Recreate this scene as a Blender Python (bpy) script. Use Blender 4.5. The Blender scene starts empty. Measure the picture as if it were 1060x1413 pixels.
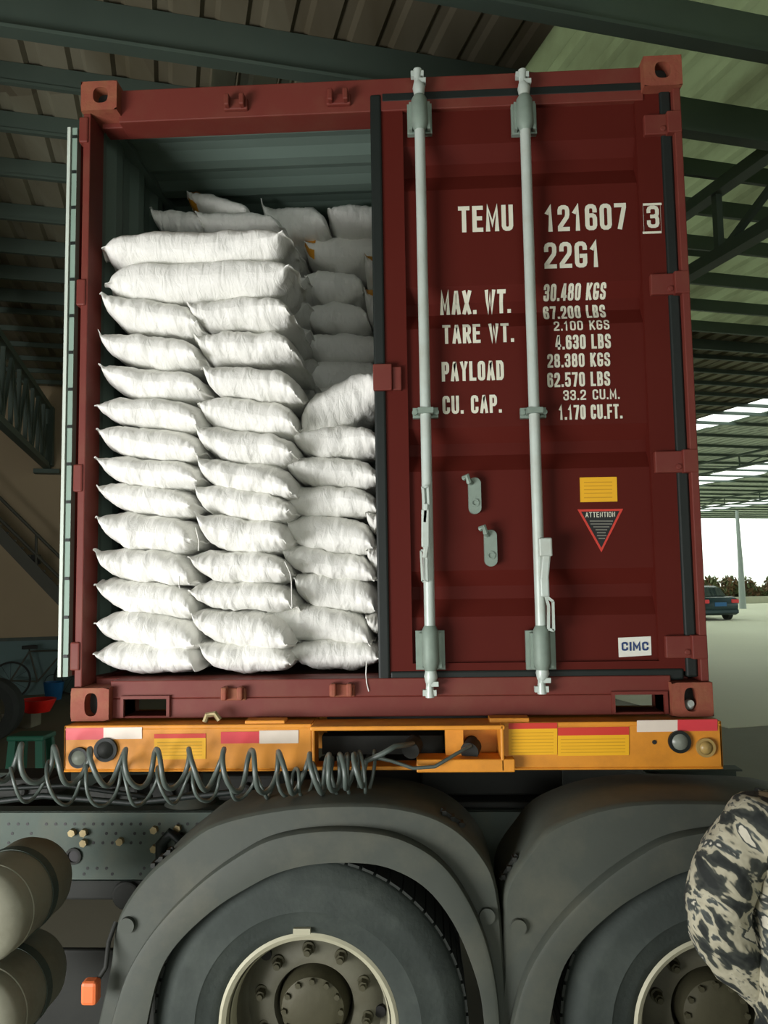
import bpy, bmesh, math, random
from math import sin, cos, pi, radians
from mathutils import Vector, Matrix, Euler, noise

sc = bpy.context.scene
COL = sc.collection

# ------------------------------------------------------------------ camera, sky, light, exposure
CAM_ROT = (1.6546148943598302, 0.01570403821711032, 0.0480874378953387)
CAM_LOC = Vector((1.366946437, -3.066817715, 1.9976))
FPX = 1100.0
cd = bpy.data.cameras.new('camera')
cam = bpy.data.objects.new('camera', cd)
COL.objects.link(cam)
cam.location = CAM_LOC
cam.rotation_euler = CAM_ROT
cd.sensor_fit = 'HORIZONTAL'
cd.sensor_width = 36.0
cd.lens = FPX / 1060.0 * 36.0
cd.clip_end = 400
sc.camera = cam

TH = radians(17.8)                       # the shed stands turned by this much to the container
SA = Vector((cos(TH), sin(TH), 0))
SB = Vector((-sin(TH), cos(TH), 0))
def sp(a, b, z):                          # shed coordinates: a along the purlins, b towards the back wall
    return Vector((CAM_LOC.x, CAM_LOC.y, 0)) + SA * a + SB * b + Vector((0, 0, z))

w = bpy.data.worlds.new('overcast_sky'); sc.world = w
w.use_nodes = True
nt = w.node_tree
bg = nt.nodes['Background']
tc = nt.nodes.new('ShaderNodeTexCoord'); sx = nt.nodes.new('ShaderNodeSeparateXYZ'); cr = nt.nodes.new('ShaderNodeValToRGB')
nt.links.new(tc.outputs['Generated'], sx.inputs[0]); nt.links.new(sx.outputs['Z'], cr.inputs[0]); nt.links.new(cr.outputs[0], bg.inputs[0])
cr.color_ramp.elements[0].color = (0.92, 0.97, 0.90, 1); cr.color_ramp.elements[1].color = (0.80, 0.94, 0.90, 1)
bg.inputs[1].default_value = 2.1

ld = bpy.data.lights.new('added_key_lamp', 'AREA')     # key lamp added inside the shed, standing in for daylight from the left
ld.shape = 'RECTANGLE'; ld.size = 2.6; ld.size_y = 1.6; ld.energy = 285; ld.color = (1.0, 0.985, 0.985)
lo = bpy.data.objects.new('added_key_lamp', ld); COL.objects.link(lo)
lo.location = (-2.3, -3.5, 0.95)
lo.rotation_euler = (Vector((0.9, 0, 1.3)) - lo.location).to_track_quat('-Z', 'Y').to_euler()

l2 = bpy.data.lights.new('added_fill_lamp', 'AREA')        # wide, weak fill lamp added behind the camera to brighten the load
l2.shape = 'RECTANGLE'; l2.size = 9; l2.size_y = 4; l2.energy = 150; l2.color = (0.98, 1.0, 0.96)
o2 = bpy.data.objects.new('added_fill_lamp', l2); COL.objects.link(o2)
o2.location = sp(-3.2, -7.5, 2.2); o2.rotation_euler = (radians(88), 0, TH)

sc.view_settings.view_transform = 'Standard'
sc.view_settings.look = 'None'
sc.view_settings.gamma = 1.0
sc.view_settings.use_curve_mapping = False
sc.view_settings.exposure = 0.0
sc.cycles.use_denoising = True
sc.cycles.max_bounces = 8

# ------------------------------------------------------------------ helpers
ROT = Euler(CAM_ROT).to_matrix()
def at(px, py, Y):                        # a point of the plane Y = const seen at that pixel of the photograph
    d = ROT @ Vector(((px - 530) / FPX, (706.5 - py) / FPX, -1))
    return CAM_LOC + d * ((Y - CAM_LOC.y) / d.y)
def atz(px, py, Z):
    d = ROT @ Vector(((px - 530) / FPX, (706.5 - py) / FPX, -1))
    return CAM_LOC + d * ((Z - CAM_LOC.z) / d.z)
def lin(c):
    return c / 12.92 if c <= 0.04045 else ((c + 0.055) / 1.055) ** 2.4
def rgb(r, g, b):
    return (lin(r / 255), lin(g / 255), lin(b / 255), 1)

def mat(name, c, rough=0.6, metal=0.0, var=0.12, scale=4.0, bump=0.0, bscale=40.0, dirt=None, dirt_amt=0.5, dscale=3.0, stretch=(1, 1, 1), spec=0.4):
    m = bpy.data.materials.new(name); m.use_nodes = True
    n = m.node_tree.nodes; l = m.node_tree.links
    p = n['Principled BSDF']
    p.inputs['Roughness'].default_value = rough; p.inputs['Metallic'].default_value = metal
    p.inputs['Specular IOR Level'].default_value = spec
    co = n.new('ShaderNodeTexCoord'); mp = n.new('ShaderNodeMapping'); mp.inputs['Scale'].default_value = stretch
    l.new(co.outputs['Object'], mp.inputs[0])
    nz = n.new('ShaderNodeTexNoise'); nz.inputs['Scale'].default_value = scale; nz.inputs['Detail'].default_value = 6
    l.new(mp.outputs[0], nz.inputs['Vector'])
    mx = n.new('ShaderNodeMix'); mx.data_type = 'RGBA'
    mx.inputs['A'].default_value = tuple(x * (1 - var) for x in c[:3]) + (1,)
    mx.inputs['B'].default_value = tuple(min(1, x * (1 + var)) for x in c[:3]) + (1,)
    l.new(nz.outputs['Fac'], mx.inputs['Factor'])
    out = mx.outputs['Result']
    if dirt:
        n2 = n.new('ShaderNodeTexNoise'); n2.inputs['Scale'].default_value = dscale; n2.inputs['Detail'].default_value = 9; n2.inputs['Roughness'].default_value = 0.65
        l.new(mp.outputs[0], n2.inputs['Vector'])
        r = n.new('ShaderNodeValToRGB'); r.color_ramp.elements[0].position = 0.45; r.color_ramp.elements[1].position = 0.72
        r.color_ramp.elements[1].color = (dirt_amt,) * 3 + (1,)
        l.new(n2.outputs['Fac'], r.inputs[0])
        m2 = n.new('ShaderNodeMix'); m2.data_type = 'RGBA'
        l.new(r.outputs[0], m2.inputs['Factor']); l.new(out, m2.inputs['A']); m2.inputs['B'].default_value = dirt
        out = m2.outputs['Result']
    l.new(out, p.inputs['Base Color'])
    if bump:
        nb = n.new('ShaderNodeTexNoise'); nb.inputs['Scale'].default_value = bscale; nb.inputs['Detail'].default_value = 4
        l.new(mp.outputs[0], nb.inputs['Vector'])
        b = n.new('ShaderNodeBump'); b.inputs['Strength'].default_value = bump; b.inputs['Distance'].default_value = 0.01
        l.new(nb.outputs['Fac'], b.inputs['Height']); l.new(b.outputs[0], p.inputs['Normal'])
    return m

ORG = {}
class MB:
    def __init__(s): s.v = []; s.f = []; s.m = []
    def add(s, vs, fs, mi=0):
        k = len(s.v); s.v += [Vector(x) for x in vs]
        for f in fs: s.f.append([i + k for i in f]); s.m.append(mi)
    def box(s, x0, x1, y0, y1, z0, z1, mi=0, M=None):
        vs = [Vector((x, y, z)) for x in (x0, x1) for y in (y0, y1) for z in (z0, z1)]
        if M is not None: vs = [M @ q for q in vs]
        s.add(vs, [(0, 1, 3, 2), (4, 6, 7, 5), (0, 4, 5, 1), (2, 3, 7, 6), (0, 2, 6, 4), (1, 5, 7, 3)], mi)
        return s
    def beam(s, p, q, wx, wz, up=Vector((0, 0, 1)), mi=0):         # a box bar from p to q
        p = Vector(p); q = Vector(q); d = (q - p); L = d.length; d.normalize()
        x = d.cross(up).normalized(); z = x.cross(d).normalized()
        vs = [p + d * t * L + x * a * wx / 2 + z * c * wz / 2 for t in (0, 1) for a in (-1, 1) for c in (-1, 1)]
        s.add(vs, [(0, 1, 3, 2), (4, 6, 7, 5), (0, 4, 5, 1), (2, 3, 7, 6), (0, 2, 6, 4), (1, 5, 7, 3)], mi)
        return s
    def prism(s, poly, f, d, mi=0):                                # poly of 2D points, f maps (u,v,t)->3D, d=(t0,t1)
        n = len(poly)
        vs = [f(u, v, d[0]) for u, v in poly] + [f(u, v, d[1]) for u, v in poly]
        s.add(vs, [list(range(n))[::-1], list(range(n, 2 * n))] + [(i, (i + 1) % n, n + (i + 1) % n, n + i) for i in range(n)], mi)
        return s
    def tube(s, path, r, n=10, caps=True, mi=0):
        path = [Vector(p) for p in path]; N = len(path)
        rr = r if isinstance(r, (list, tuple)) else [r] * N
        t = [(path[min(i + 1, N - 1)] - path[max(i - 1, 0)]).normalized() for i in range(N)]
        a = t[0].orthogonal().normalized(); vs = []
        for i in range(N):
            a = (a - t[i] * a.dot(t[i])).normalized(); b = t[i].cross(a)
            vs += [path[i] + (a * cos(2 * pi * k / n) + b * sin(2 * pi * k / n)) * rr[i] for k in range(n)]
        fs = [(i * n + k, i * n + (k + 1) % n, (i + 1) * n + (k + 1) % n, (i + 1) * n + k) for i in range(N - 1) for k in range(n)]
        if caps: fs += [list(range(n))[::-1], list(range((N - 1) * n, N * n))]
        s.add(vs, fs, mi); return s
    def cyl(s, p, q, r, n=24, mi=0, r2=None):
        return s.tube([p, q], [r, r if r2 is None else r2], n, True, mi)
    def lathe(s, prof, M, n=64, mi=0, closed=False):               # prof of (radius, axial); axis = local z of M
        P = len(prof); vs = []
        for k in range(n):
            a = 2 * pi * k / n
            vs += [M @ Vector((r * cos(a), r * sin(a), h)) for r, h in prof]
        R = P if closed else P - 1
        fs = [(k * P + i, k * P + (i + 1) % P, ((k + 1) % n) * P + (i + 1) % P, ((k + 1) % n) * P + i) for k in range(n) for i in range(R)]
        s.add(vs, fs, mi); return s
    def build(s, name, mats, parent=None, smooth=None, bevel=0, at_=None):
        me = bpy.data.meshes.new(name)
        org = ORG.get(parent.name, Vector((0, 0, 0))) if parent else (Vector(at_) if at_ is not None else Vector((0, 0, 0)))
        me.from_pydata([v - org for v in s.v], [], s.f)
        for m in (mats if isinstance(mats, (list, tuple)) else [mats]): me.materials.append(m)
        me.polygons.foreach_set('material_index', s.m)
        bm = bmesh.new(); bm.from_mesh(me); bmesh.ops.recalc_face_normals(bm, faces=bm.faces); bm.to_mesh(me); bm.free()
        if smooth:
            me.polygons.foreach_set('use_smooth', [True] * len(me.polygons))
            me.set_sharp_from_angle(angle=radians(smooth))
        o = bpy.data.objects.new(name, me); COL.objects.link(o)
        if parent: o.parent = parent
        else: o.location = org
        ORG[o.name] = org
        if bevel:
            b = o.modifiers.new('bevel', 'BEVEL'); b.width = bevel; b.segments = 2; b.limit_method = 'ANGLE'; b.angle_limit = radians(40)
        return o
def tag(o, label=None, cat=None, group=None, kind=None):
    if label: o['label'] = label
    if cat: o['category'] = cat
    if group: o['group'] = group
    if kind: o['kind'] = kind
    return o
def thing(name, label, cat, loc=(0, 0, 0), group=None):
    o = bpy.data.objects.new(name, None); COL.objects.link(o); o.location = loc; o.empty_display_size = 0.1
    ORG[o.name] = Vector(loc)
    return tag(o, label, cat, group)

# ------------------------------------------------------------------ materials
M_red = mat('oxide_red_paint', rgb(108, 43, 34), 0.6, 0, 0.10, 3, 0.05, 25, rgb(120, 84, 62), 0.25, 6)
M_door = mat('oxide_red_door_paint', rgb(84, 27, 20), 0.6, 0, 0.08, 3, 0.03, 25, rgb(92, 36, 28), 0.25, 2, spec=0.12)
M_rust = mat('worn_red_casting', rgb(140, 74, 56), 0.7, 0, 0.2, 12, 0.25, 50, rgb(150, 110, 72), 0.5, 14)
M_inner = mat('grey_green_inner_paint', rgb(104, 122, 112), 0.6, 0, 0.08, 2)
M_ply = mat('container_floor_wood', rgb(92, 66, 44), 0.7, 0, 0.2, 6)
M_rubber = mat('black_green_door_gasket', rgb(20, 28, 25), 0.55, 0, 0.2, 10, 0.1, 30)
M_zinc = mat('galvanised_steel', rgb(192, 204, 196), 0.4, 0.12, 0.10, 18, 0.05, 60, rgb(132, 120, 96), 0.3, 9)
M_zincd = mat('dull_galvanised_plate', rgb(132, 148, 136), 0.55, 0.15, 0.18, 24, 0.08, 60)
M_text = mat('white_stencil_paint', rgb(222, 222, 202), 0.6, 0, 0.04, 20)
M_sack = None
M_yel = mat('yellow_orange_trailer_paint', rgb(222, 146, 44), 0.5, 0, 0.10, 5, 0.04, 30, rgb(150, 92, 36), 0.4, 7)
M_tred = mat('red_reflective_tape', rgb(214, 62, 70), 0.4, 0, 0.05, 30)
M_twht = mat('white_reflective_tape', rgb(228, 216, 200), 0.4, 0, 0.06, 30)
M_lyel = mat('yellow_label', rgb(238, 180, 28), 0.55, 0, 0.05, 14)
M_lred = mat('red_label_band', rgb(206, 58, 44), 0.5, 0, 0.05, 14)
M_lprint = mat('faint_label_print', rgb(212, 156, 26), 0.6)
M_lwht = mat('white_label', rgb(226, 228, 216), 0.5, 0, 0.03, 14)
M_blue = mat('dark_blue_print', rgb(28, 58, 110), 0.5)
M_black = mat('black_label', rgb(20, 20, 20), 0.5)
M_greyp = mat('pale_grey_print', rgb(118, 118, 108), 0.6)
M_tyre = mat('dusty_tyre_rubber', rgb(50, 57, 53), 0.8, 0, 0.22, 9, 0.2, 60, rgb(80, 87, 80), 0.45, 5)
M_tread = mat('dark_tread_rubber', rgb(46, 50, 46), 0.85, 0, 0.2, 14, 0.2, 60)
M_rim = mat('dirty_pale_wheel_steel', rgb(96, 95, 80), 0.6, 0.1, 0.25, 7, 0.1, 40, rgb(78, 74, 58), 0.7, 6)
M_rimedge = mat('pale_rim_flange', rgb(172, 170, 146), 0.55, 0.1, 0.12, 9)
M_hub = mat('greasy_hub', rgb(70, 68, 50), 0.6, 0.2, 0.25, 12, 0.15, 40)
M_fender = mat('dusty_grey_plastic_fender', rgb(66, 71, 64), 0.65, 0, 0.2, 5, 0.1, 30, rgb(96, 95, 80), 0.5, 4)
M_frame = mat('dark_green_grey_chassis', rgb(74, 86, 78), 0.65, 0.1, 0.2, 8, 0.12, 40, rgb(92, 92, 76), 0.5, 6)
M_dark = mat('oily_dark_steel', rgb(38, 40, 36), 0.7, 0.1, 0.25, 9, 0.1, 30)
M_tank = mat('dusty_grey_air_tank', rgb(146, 146, 128), 0.6, 0, 0.16, 5, 0.06, 30, rgb(92, 88, 70), 0.5, 5)
M_brass = mat('dull_bolt_steel', rgb(156, 142, 104), 0.5, 0.4, 0.15, 30)
M_hose = mat('dark_grey_coil_hose', rgb(82, 92, 86), 0.38, 0, 0.12, 20, 0.02, 50, spec=0.6)
M_amber = mat('orange_marker_plastic', rgb(226, 116, 66), 0.4, 0, 0.08, 12)
M_lens = mat('grey_lamp_lens', rgb(128, 134, 122), 0.3, 0, 0.1, 12)
M_lensy = mat('dusty_yellow_lamp_lens', rgb(168, 142, 84), 0.35, 0, 0.15, 14)
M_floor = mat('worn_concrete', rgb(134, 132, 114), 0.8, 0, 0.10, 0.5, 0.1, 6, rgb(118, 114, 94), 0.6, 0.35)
M_yard_lit = mat('lit_yard_concrete', rgb(222, 220, 196), 0.85, 0, 0.05, 0.3)  # paler than the inside floor: daylight from the openings put into the colour
M_wall = mat('beige_plaster', rgb(170, 152, 122), 0.85, 0, 0.08, 1.2, 0.05, 20)
M_dado = mat('blue_grey_dado_paint', rgb(102, 126, 124), 0.75, 0, 0.08, 1.5)
M_steel = mat('dark_green_roof_steel', rgb(80, 95, 85), 0.6, 0.1, 0.15, 3, 0.05, 20, rgb(88, 100, 88), 0.4, 2)
M_rail = mat('dark_stair_steel', rgb(70, 70, 58), 0.6, 0.1, 0.15, 6)
M_gpaint = mat('green_plastic', rgb(36, 104, 80), 0.5, 0, 0.1, 5)
M_redp = mat('bright_red_plastic', rgb(224, 34, 26), 0.4, 0, 0.06, 5)
M_bluep = mat('blue_plastic', rgb(28, 98, 150), 0.45, 0, 0.08, 5)
M_block = mat('grey_concrete_block', rgb(120, 116, 98), 0.85, 0, 0.15, 8)

def roof_mat():
    m = mat('roof_sheet', rgb(150, 150, 128), 0.7, 0.0, 0.1, 1.5)
    n = m.node_tree.nodes; l = m.node_tree.links; p = n['Principled BSDF']
    co = n.new('ShaderNodeTexCoord'); mp = n.new('ShaderNodeMapping'); mp.inputs['Rotation'].default_value = (0, 0, 0)
    l.new(co.outputs['Object'], mp.inputs[0])
    br = n.new('ShaderNodeTexBrick'); br.inputs['Scale'].default_value = 1; br.inputs['Brick Width'].default_value = 1.1; br.inputs['Row Height'].default_value = 2.6
    br.inputs['Mortar Size'].default_value = 0.0
    br.inputs['Color1'].default_value = rgb(124, 118, 98); br.inputs['Color2'].default_value = rgb(160, 160, 138)
    l.new(mp.outputs[0], br.inputs['Vector'])
    nz = n.new('ShaderNodeTexNoise'); nz.inputs['Scale'].default_value = 0.8; nz.inputs['Detail'].default_value = 8
    mp2 = n.new('ShaderNodeMapping'); mp2.inputs['Scale'].default_value = (3, 0.4, 1); l.new(co.outputs['Object'], mp2.inputs[0]); l.new(mp2.outputs[0], nz.inputs['Vector'])
    r = n.new('ShaderNodeValToRGB'); r.color_ramp.elements[0].position = 0.3; r.color_ramp.elements[1].position = 0.75
    r.color_ramp.elements[0].color = (0.55, 0.5, 0.42, 1); r.color_ramp.elements[1].color = (1, 1, 1, 1)
    l.new(nz.outputs['Fac'], r.inputs[0])
    mx = n.new('ShaderNodeMix'); mx.data_type = 'RGBA'; mx.blend_type = 'MULTIPLY'; mx.inputs['Factor'].default_value = 1
    l.new(br.outputs['Color'], mx.inputs['A']); l.new(r.outputs[0], mx.inputs['B']); l.new(mx.outputs['Result'], p.inputs['Base Color'])
    return m
M_roof = roof_mat()
M_roof_lit = mat('lit_far_roof_sheet', rgb(200, 210, 196), 0.7, 0, 0.1, 1.0)  # bounced daylight in the far bays is put into this paler colour
def skylight_mat():
    m = mat('dusty_translucent_sheet', rgb(158, 163, 140), 0.7, 0, 0.12, 0.7, dirt=rgb(104, 100, 82), dirt_amt=0.6, dscale=0.9, stretch=(2, .5, 1))
    n = m.node_tree.nodes; l = m.node_tree.links; p = n['Principled BSDF']
    t = n.new('ShaderNodeBsdfTranslucent'); mx = n.new('ShaderNodeMixShader'); mx.inputs[0].default_value = 0.75
    col = p.inputs['Base Color'].links[0].from_socket
    l.new(col, t.inputs['Color']); l.new(p.outputs[0], mx.inputs[1]); l.new(t.outputs[0], mx.inputs[2]); l.new(mx.outputs[0], n['Material Output'].inputs['Surface'])
    return m
M_skyl = skylight_mat()

def sack_mat(name, c):
    m = mat(name, c, 0.55, 0, 0.03, 6, spec=0.35)
    n = m.node_tree.nodes; l = m.node_tree.links; p = n['Principled BSDF']
    co = n.new('ShaderNodeTexCoord')
    ws = []
    for d in ('X', 'Y'):
        wv = n.new('ShaderNodeTexWave'); wv.bands_direction = d; wv.inputs['Scale'].default_value = 130; wv.inputs['Distortion'].default_value = 0.4
        l.new(co.outputs['Object'], wv.inputs['Vector']); ws.append(wv)
    ad = n.new('ShaderNodeMath'); ad.operation = 'ADD'; l.new(ws[0].outputs['Fac'], ad.inputs[0]); l.new(ws[1].outputs['Fac'], ad.inputs[1])
    mp = n.new('ShaderNodeMapping'); mp.inputs['Scale'].default_value = (34, 9, 12); l.new(co.outputs['Object'], mp.inputs[0])
    nz = n.new('ShaderNodeTexNoise'); nz.inputs['Scale'].default_value = 1; nz.inputs['Detail'].default_value = 5; nz.inputs['Distortion'].default_value = 0.8
    l.new(mp.outputs[0], nz.inputs['Vector'])
    b1 = n.new('ShaderNodeBump'); b1.inputs['Strength'].default_value = 0.45; b1.inputs['Distance'].default_value = 0.02; l.new(nz.outputs['Fac'], b1.inputs['Height'])
    b2 = n.new('ShaderNodeBump'); b2.inputs['Strength'].default_value = 0.12; b2.inputs['Distance'].default_value = 0.003; l.new(ad.outputs[0], b2.inputs['Height'])
    l.new(b1.outputs[0], b2.inputs['Normal']); l.new(b2.outputs[0], p.inputs['Normal'])
    return m
M_sack = sack_mat('white_woven_plastic', rgb(236, 236, 230))
M_sprint = mat('orange_sack_print', rgb(214, 148, 40), 0.55)

def camo_mat():
    m = mat('camouflage_cloth', rgb(120, 118, 100), 0.9, 0, 0.05, 6)
    n = m.node_tree.nodes; l = m.node_tree.links; p = n['Principled BSDF']
    co = n.new('ShaderNodeTexCoord'); mp = n.new('ShaderNodeMapping'); mp.inputs['Scale'].default_value = (.8, 1.0, 1.9)
    m0 = n.new('ShaderNodeMapping'); m0.inputs['Rotation'].default_value = (0, radians(-42), 0); l.new(co.outputs['Object'], m0.inputs[0]); l.new(m0.outputs[0], mp.inputs[0])
    nz = n.new('ShaderNodeTexNoise'); nz.inputs['Scale'].default_value = 12; nz.inputs['Detail'].default_value = 3; nz.inputs['Distortion'].default_value = 0.35
    l.new(mp.outputs[0], nz.inputs['Vector'])
    r = n.new('ShaderNodeValToRGB')
    e = r.color_ramp.elements; e[0].position = 0.38; e[0].color = rgb(34, 38, 36)
    e[1].position = 0.46; e[1].color = rgb(58, 62, 56)
    for ps, c in ((0.485, rgb(160, 156, 134)), (0.56, rgb(172, 168, 146)), (0.585, rgb(74, 80, 76)), (0.63, rgb(54, 58, 56)), (0.65, rgb(196, 192, 174))):
        x = e.new(ps); x.color = c
    l.new(nz.outputs['Fac'], r.inputs[0]); l.new(r.outputs[0], p.inputs['Base Color'])
    nb = n.new('ShaderNodeTexNoise'); nb.inputs['Scale'].default_value = 22; b = n.new('ShaderNodeBump'); b.inputs['Strength'].default_value = 0.5; b.inputs['Distance'].default_value = 0.02
    l.new(co.outputs['Object'], nb.inputs['Vector']); l.new(nb.outputs['Fac'], b.inputs['Height']); l.new(b.outputs[0], p.inputs['Normal'])
    return m
M_camo = camo_mat()
M_skin = mat('skin', rgb(190, 140, 112), 0.6, 0, 0.05, 8)
M_hair = mat('black_hair', rgb(24, 22, 20), 0.6, 0, 0.1, 30, 0.3, 90)
M_boot = mat('black_boot_rubber', rgb(30, 30, 30), 0.6)

# ------------------------------------------------------------------ the shed
def shed_box(mb, a0, a1, b0, b1, z0, z1, mi=0):
    vs = [sp(a, b, z) for a in (a0, a1) for b in (b0, b1) for z in (z0, z1)]
    mb.add(vs, [(0, 1, 3, 2), (4, 6, 7, 5), (0, 4, 5, 1), (2, 3, 7, 6), (0, 2, 6, 4), (1, 5, 7, 3)], mi)
mb = MB(); shed_box(mb, -60, 120, -40, 160, -0.3, 0)
tag(mb.build('floor', M_floor), 'wide worn concrete yard floor', 'floor', kind='structure')

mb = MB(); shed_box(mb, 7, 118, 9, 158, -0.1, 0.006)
tag(mb.build('ground', M_yard_lit), 'concrete yard at the right, daylight put into its pale colour', 'ground', kind='structure')

BW = 15.9; ZR = 5.72
mb = MB(); shed_box(mb, -9, 5, BW, BW + 0.25, 1.02, ZR, 0); shed_box(mb, -9, 5, BW - 0.03, BW + 0.25, 0, 1.0, 1); shed_box(mb, -9, 5, BW - 0.05, BW + 0.2, 0.98, 1.04, 2)
tag(mb.build('wall_back', [M_wall, M_dado, M_frame]), 'beige shed wall with blue-grey dado behind the stairs', 'wall', kind='structure')
mb = MB(); shed_box(mb, -9.25, -9, 3, BW + 0.25, 0, ZR, 0)  # out of view, added to stop light leaking onto the left background
tag(mb.build('wall_left_blocker', M_wall), 'unseen beige side wall added to keep light off the left background', 'wall', kind='structure')

mb = MB(); shed_box(mb, 3.5, 26, -6.3, -6.0, 0, ZR); shed_box(mb, -9.2, -9, -20, 3, 0, ZR)  # unseen walls added to cut the sky light, with a gap left for some
tag(mb.build('wall_sky_blocker', M_wall), 'unseen beige wall added behind the camera to block sky light, open at the left', 'wall', kind='structure')

mb = MB()
def sheet(a0, a1, b0, b1, z):
    prof = []; a = a0; per = 0.30
    while a < a1 - 1e-6:
        for da, dz in ((0, 0), (0.17, 0), (0.20, 0.035), (0.27, 0.035)):
            if a + da < a1: prof.append((a + da, dz))
        a += per
    prof.append((a1, 0)); n = len(prof)
    vs = [sp(a, b, z + dz) for b in (b0, b1) for a, dz in prof] + [sp(a, b, z + 0.045) for b in (b0, b1) for a in (a0, a1)]
    mb.add(vs, [(i, i + 1, n + i + 1, n + i) for i in range(n - 1)] + [(2 * n, 2 * n + 1, 2 * n + 3, 2 * n + 2)])
random.seed(3)
SKY = MB()
def sheet_run(a0, a1, b0, b1):
    b = b0
    while b < b1 - .01:
        e = min(b + 2.6, b1)
        sheet(a0 + (random.uniform(-.3, .3) if a0 > 11 else 0), a1 + (random.uniform(-.3, .3) if a1 > 11 else 0), b, e, ZR); b = e
sheet_run(-12, 2.5, -20, 45); sheet_run(2.5, 9.3, -20, 2.2); sheet_run(2.5, 9.3, 10.2, 45); sheet_run(9.3, 12.3, -20, 45)  # the unseen stretch behind the camera is added to cut sky light
main_mb = mb; mb = MB()
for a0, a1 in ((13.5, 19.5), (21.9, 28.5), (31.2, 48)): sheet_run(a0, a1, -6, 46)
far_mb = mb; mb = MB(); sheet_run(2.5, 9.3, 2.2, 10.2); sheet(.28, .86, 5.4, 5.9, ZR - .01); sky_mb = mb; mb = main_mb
org = sp(0, 0, 0)
ceil = mb.build('ceiling', M_roof); tag(ceil, 'low corrugated shed roof over green steel purlins', 'roof', kind='structure')
def ceil_part(name, mb_, m): return mb_.build(name, m, ceil)
b = -5.5; k = 0
PB = [-18, -16, -14, -12, -10, -8, -6.5, -5.2, -4.0, -2.8, -1.6, -0.4, 0.8, 2.0, 3.2, 4.2, 5.12, 5.9, 6.55, 7.3, 8.2, 9.05, 9.85, 10.65, 11.4, 12.2, 13, 13.8, 14.6, 15.4] + [16.5 + 1.5 * i for i in range(20)]
for b in PB:
    m_ = MB(); big = 4 < b < 5.5
    h = 0.32 if big else (0.16 if b < 11 else 0.07)
    a1 = 48; fl = 0.05 if big else 0.035
    shed_box(m_, -9 if b < BW else 5, a1, b - 0.012, b + 0.012, ZR - h, ZR - 0.005)
    shed_box(m_, -9 if b < BW else 5, a1, b - (0.10 if big else 0.03), b + 0.012, ZR - h - 0.012, ZR - h + 0.012)
    shed_box(m_, -9 if b < BW else 5, a1, b - 0.01, b + 0.06, ZR - 0.03, ZR - 0.006)
    ceil_part('purlin', m_, M_steel)
ceil_part('roof_sheet', far_mb, M_roof_lit); ceil_part('skylight_sheet', sky_mb, M_skyl)
def truss(a, b0, b1, z0, z1, step, t, mat_=M_steel, foot=False):
    m_ = MB()
    m_.beam(sp(a, b0, z1), sp(a, b1, z1), t * 1.2, t); m_.beam(sp(a, b0, z0), sp(a, b1, z0), t * 1.2, t)
    n = max(1, round((b1 - b0) / step)); st = (b1 - b0) / n
    for i in range(n + 1):
        m_.beam(sp(a, b0 + st * i, z0), sp(a, b0 + st * i, z1), t * 0.6, t * 0.6, SA)
        if i < n:
            p, q = (z0, z1) if i % 2 else (z1, z0)
            m_.beam(sp(a, b0 + st * i, p), sp(a, b0 + st * (i + 1), q), t * 0.5, t * 0.5, SA)
    if foot:
        m_.beam(sp(a - 0.22, b1 - 0.05, z0 - t), sp(a + 0.22, b1 - 0.05, z0 - t), 0.25, 0.08)
        m_.beam(sp(a, b1 - 0.1, z0), sp(a, b1 - 0.1, z1), t * 2.2, t * 2.2, SA)
    ceil_part('roof_truss', m_, mat_)
truss(-2.2, 2.5, BW - 0.05, 4.18, 5.28, 0.62, 0.10, foot=True)
truss(4.75, 2.0, 15.0, 4.84, 5.45, 1.3, 0.105)
for a in (16.8, 25.5):
    truss(a, 4, 44, 5.25, 5.6, 2.4, 0.06)

# ------------------------------------------------------------------ outdoors at the right
def along(px, d):                        # floor point seen in the direction of a pixel column, d metres deep
    q = ROT @ Vector(((px - 530) / FPX, 0.09, -1))
    return CAM_LOC + q * d
p = along(1013, 46); m = MB(); m.tube([(p.x, p.y, 0), (p.x, p.y, 2.6), (p.x - 0.05, p.y, 5.6)], [0.19, 0.14, 0.09], 12)
tag(m.build('lamp_post', mat('grey_post', rgb(150, 160, 156), 0.6), at_=(p.x, p.y, 0), smooth=40), 'slim grey post rising above the hedge behind the dark car', 'post')
# kerb wall and hedge
c0 = along(900, 52); c1 = along(1200, 57)
m = MB(); m.beam((c0.x, c0.y, 0.22), (c1.x, c1.y, 0.22), 0.5, 0.44)
tag(m.build('kerb_wall', mat('pale_kerb_concrete', rgb(180, 180, 160), 0.85), bevel=0.03), 'low pale kerb wall in front of the hedge', 'wall')
def hedge(name, p0, p1, hgt, label, seed, c):
    random.seed(seed); m = MB(); p0 = Vector(p0); p1 = Vector(p1); L = (p1 - p0).length; d = (p1 - p0) / L; nrm = Vector((-d.y, d.x, 0))
    for i in range(4200):
        t = random.random(); hz = random.random() ** 0.7
        q = p0 + d * t * L + nrm * random.uniform(-0.5, 0.5) + Vector((0, 0, 0.05 + hz * hgt * (0.75 + 0.25 * sin(t * 25 + seed))))
        s = random.uniform(0.08, 0.20); u = Vector((random.uniform(-1, 1), random.uniform(-1, 1), random.uniform(0.2, 1.6))).normalized()
        v = u.cross(Vector((random.uniform(-1, 1), random.uniform(-1, 1), random.uniform(-1, 1)))).normalized()
        m.add([q - u * s * 1.3, q + v * s * 0.5, q + u * s * 1.3, q - v * s * 0.5], [(0, 1, 2, 3)], random.randrange(2))
    o = m.build(name, c); o['kind'] = 'stuff'
    return tag(o, label, 'hedge')
HM = [mat('dry_red_brown_leaves', rgb(120, 92, 66), 0.8), mat('dull_green_leaves', rgb(98, 104, 70), 0.8)]
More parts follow.
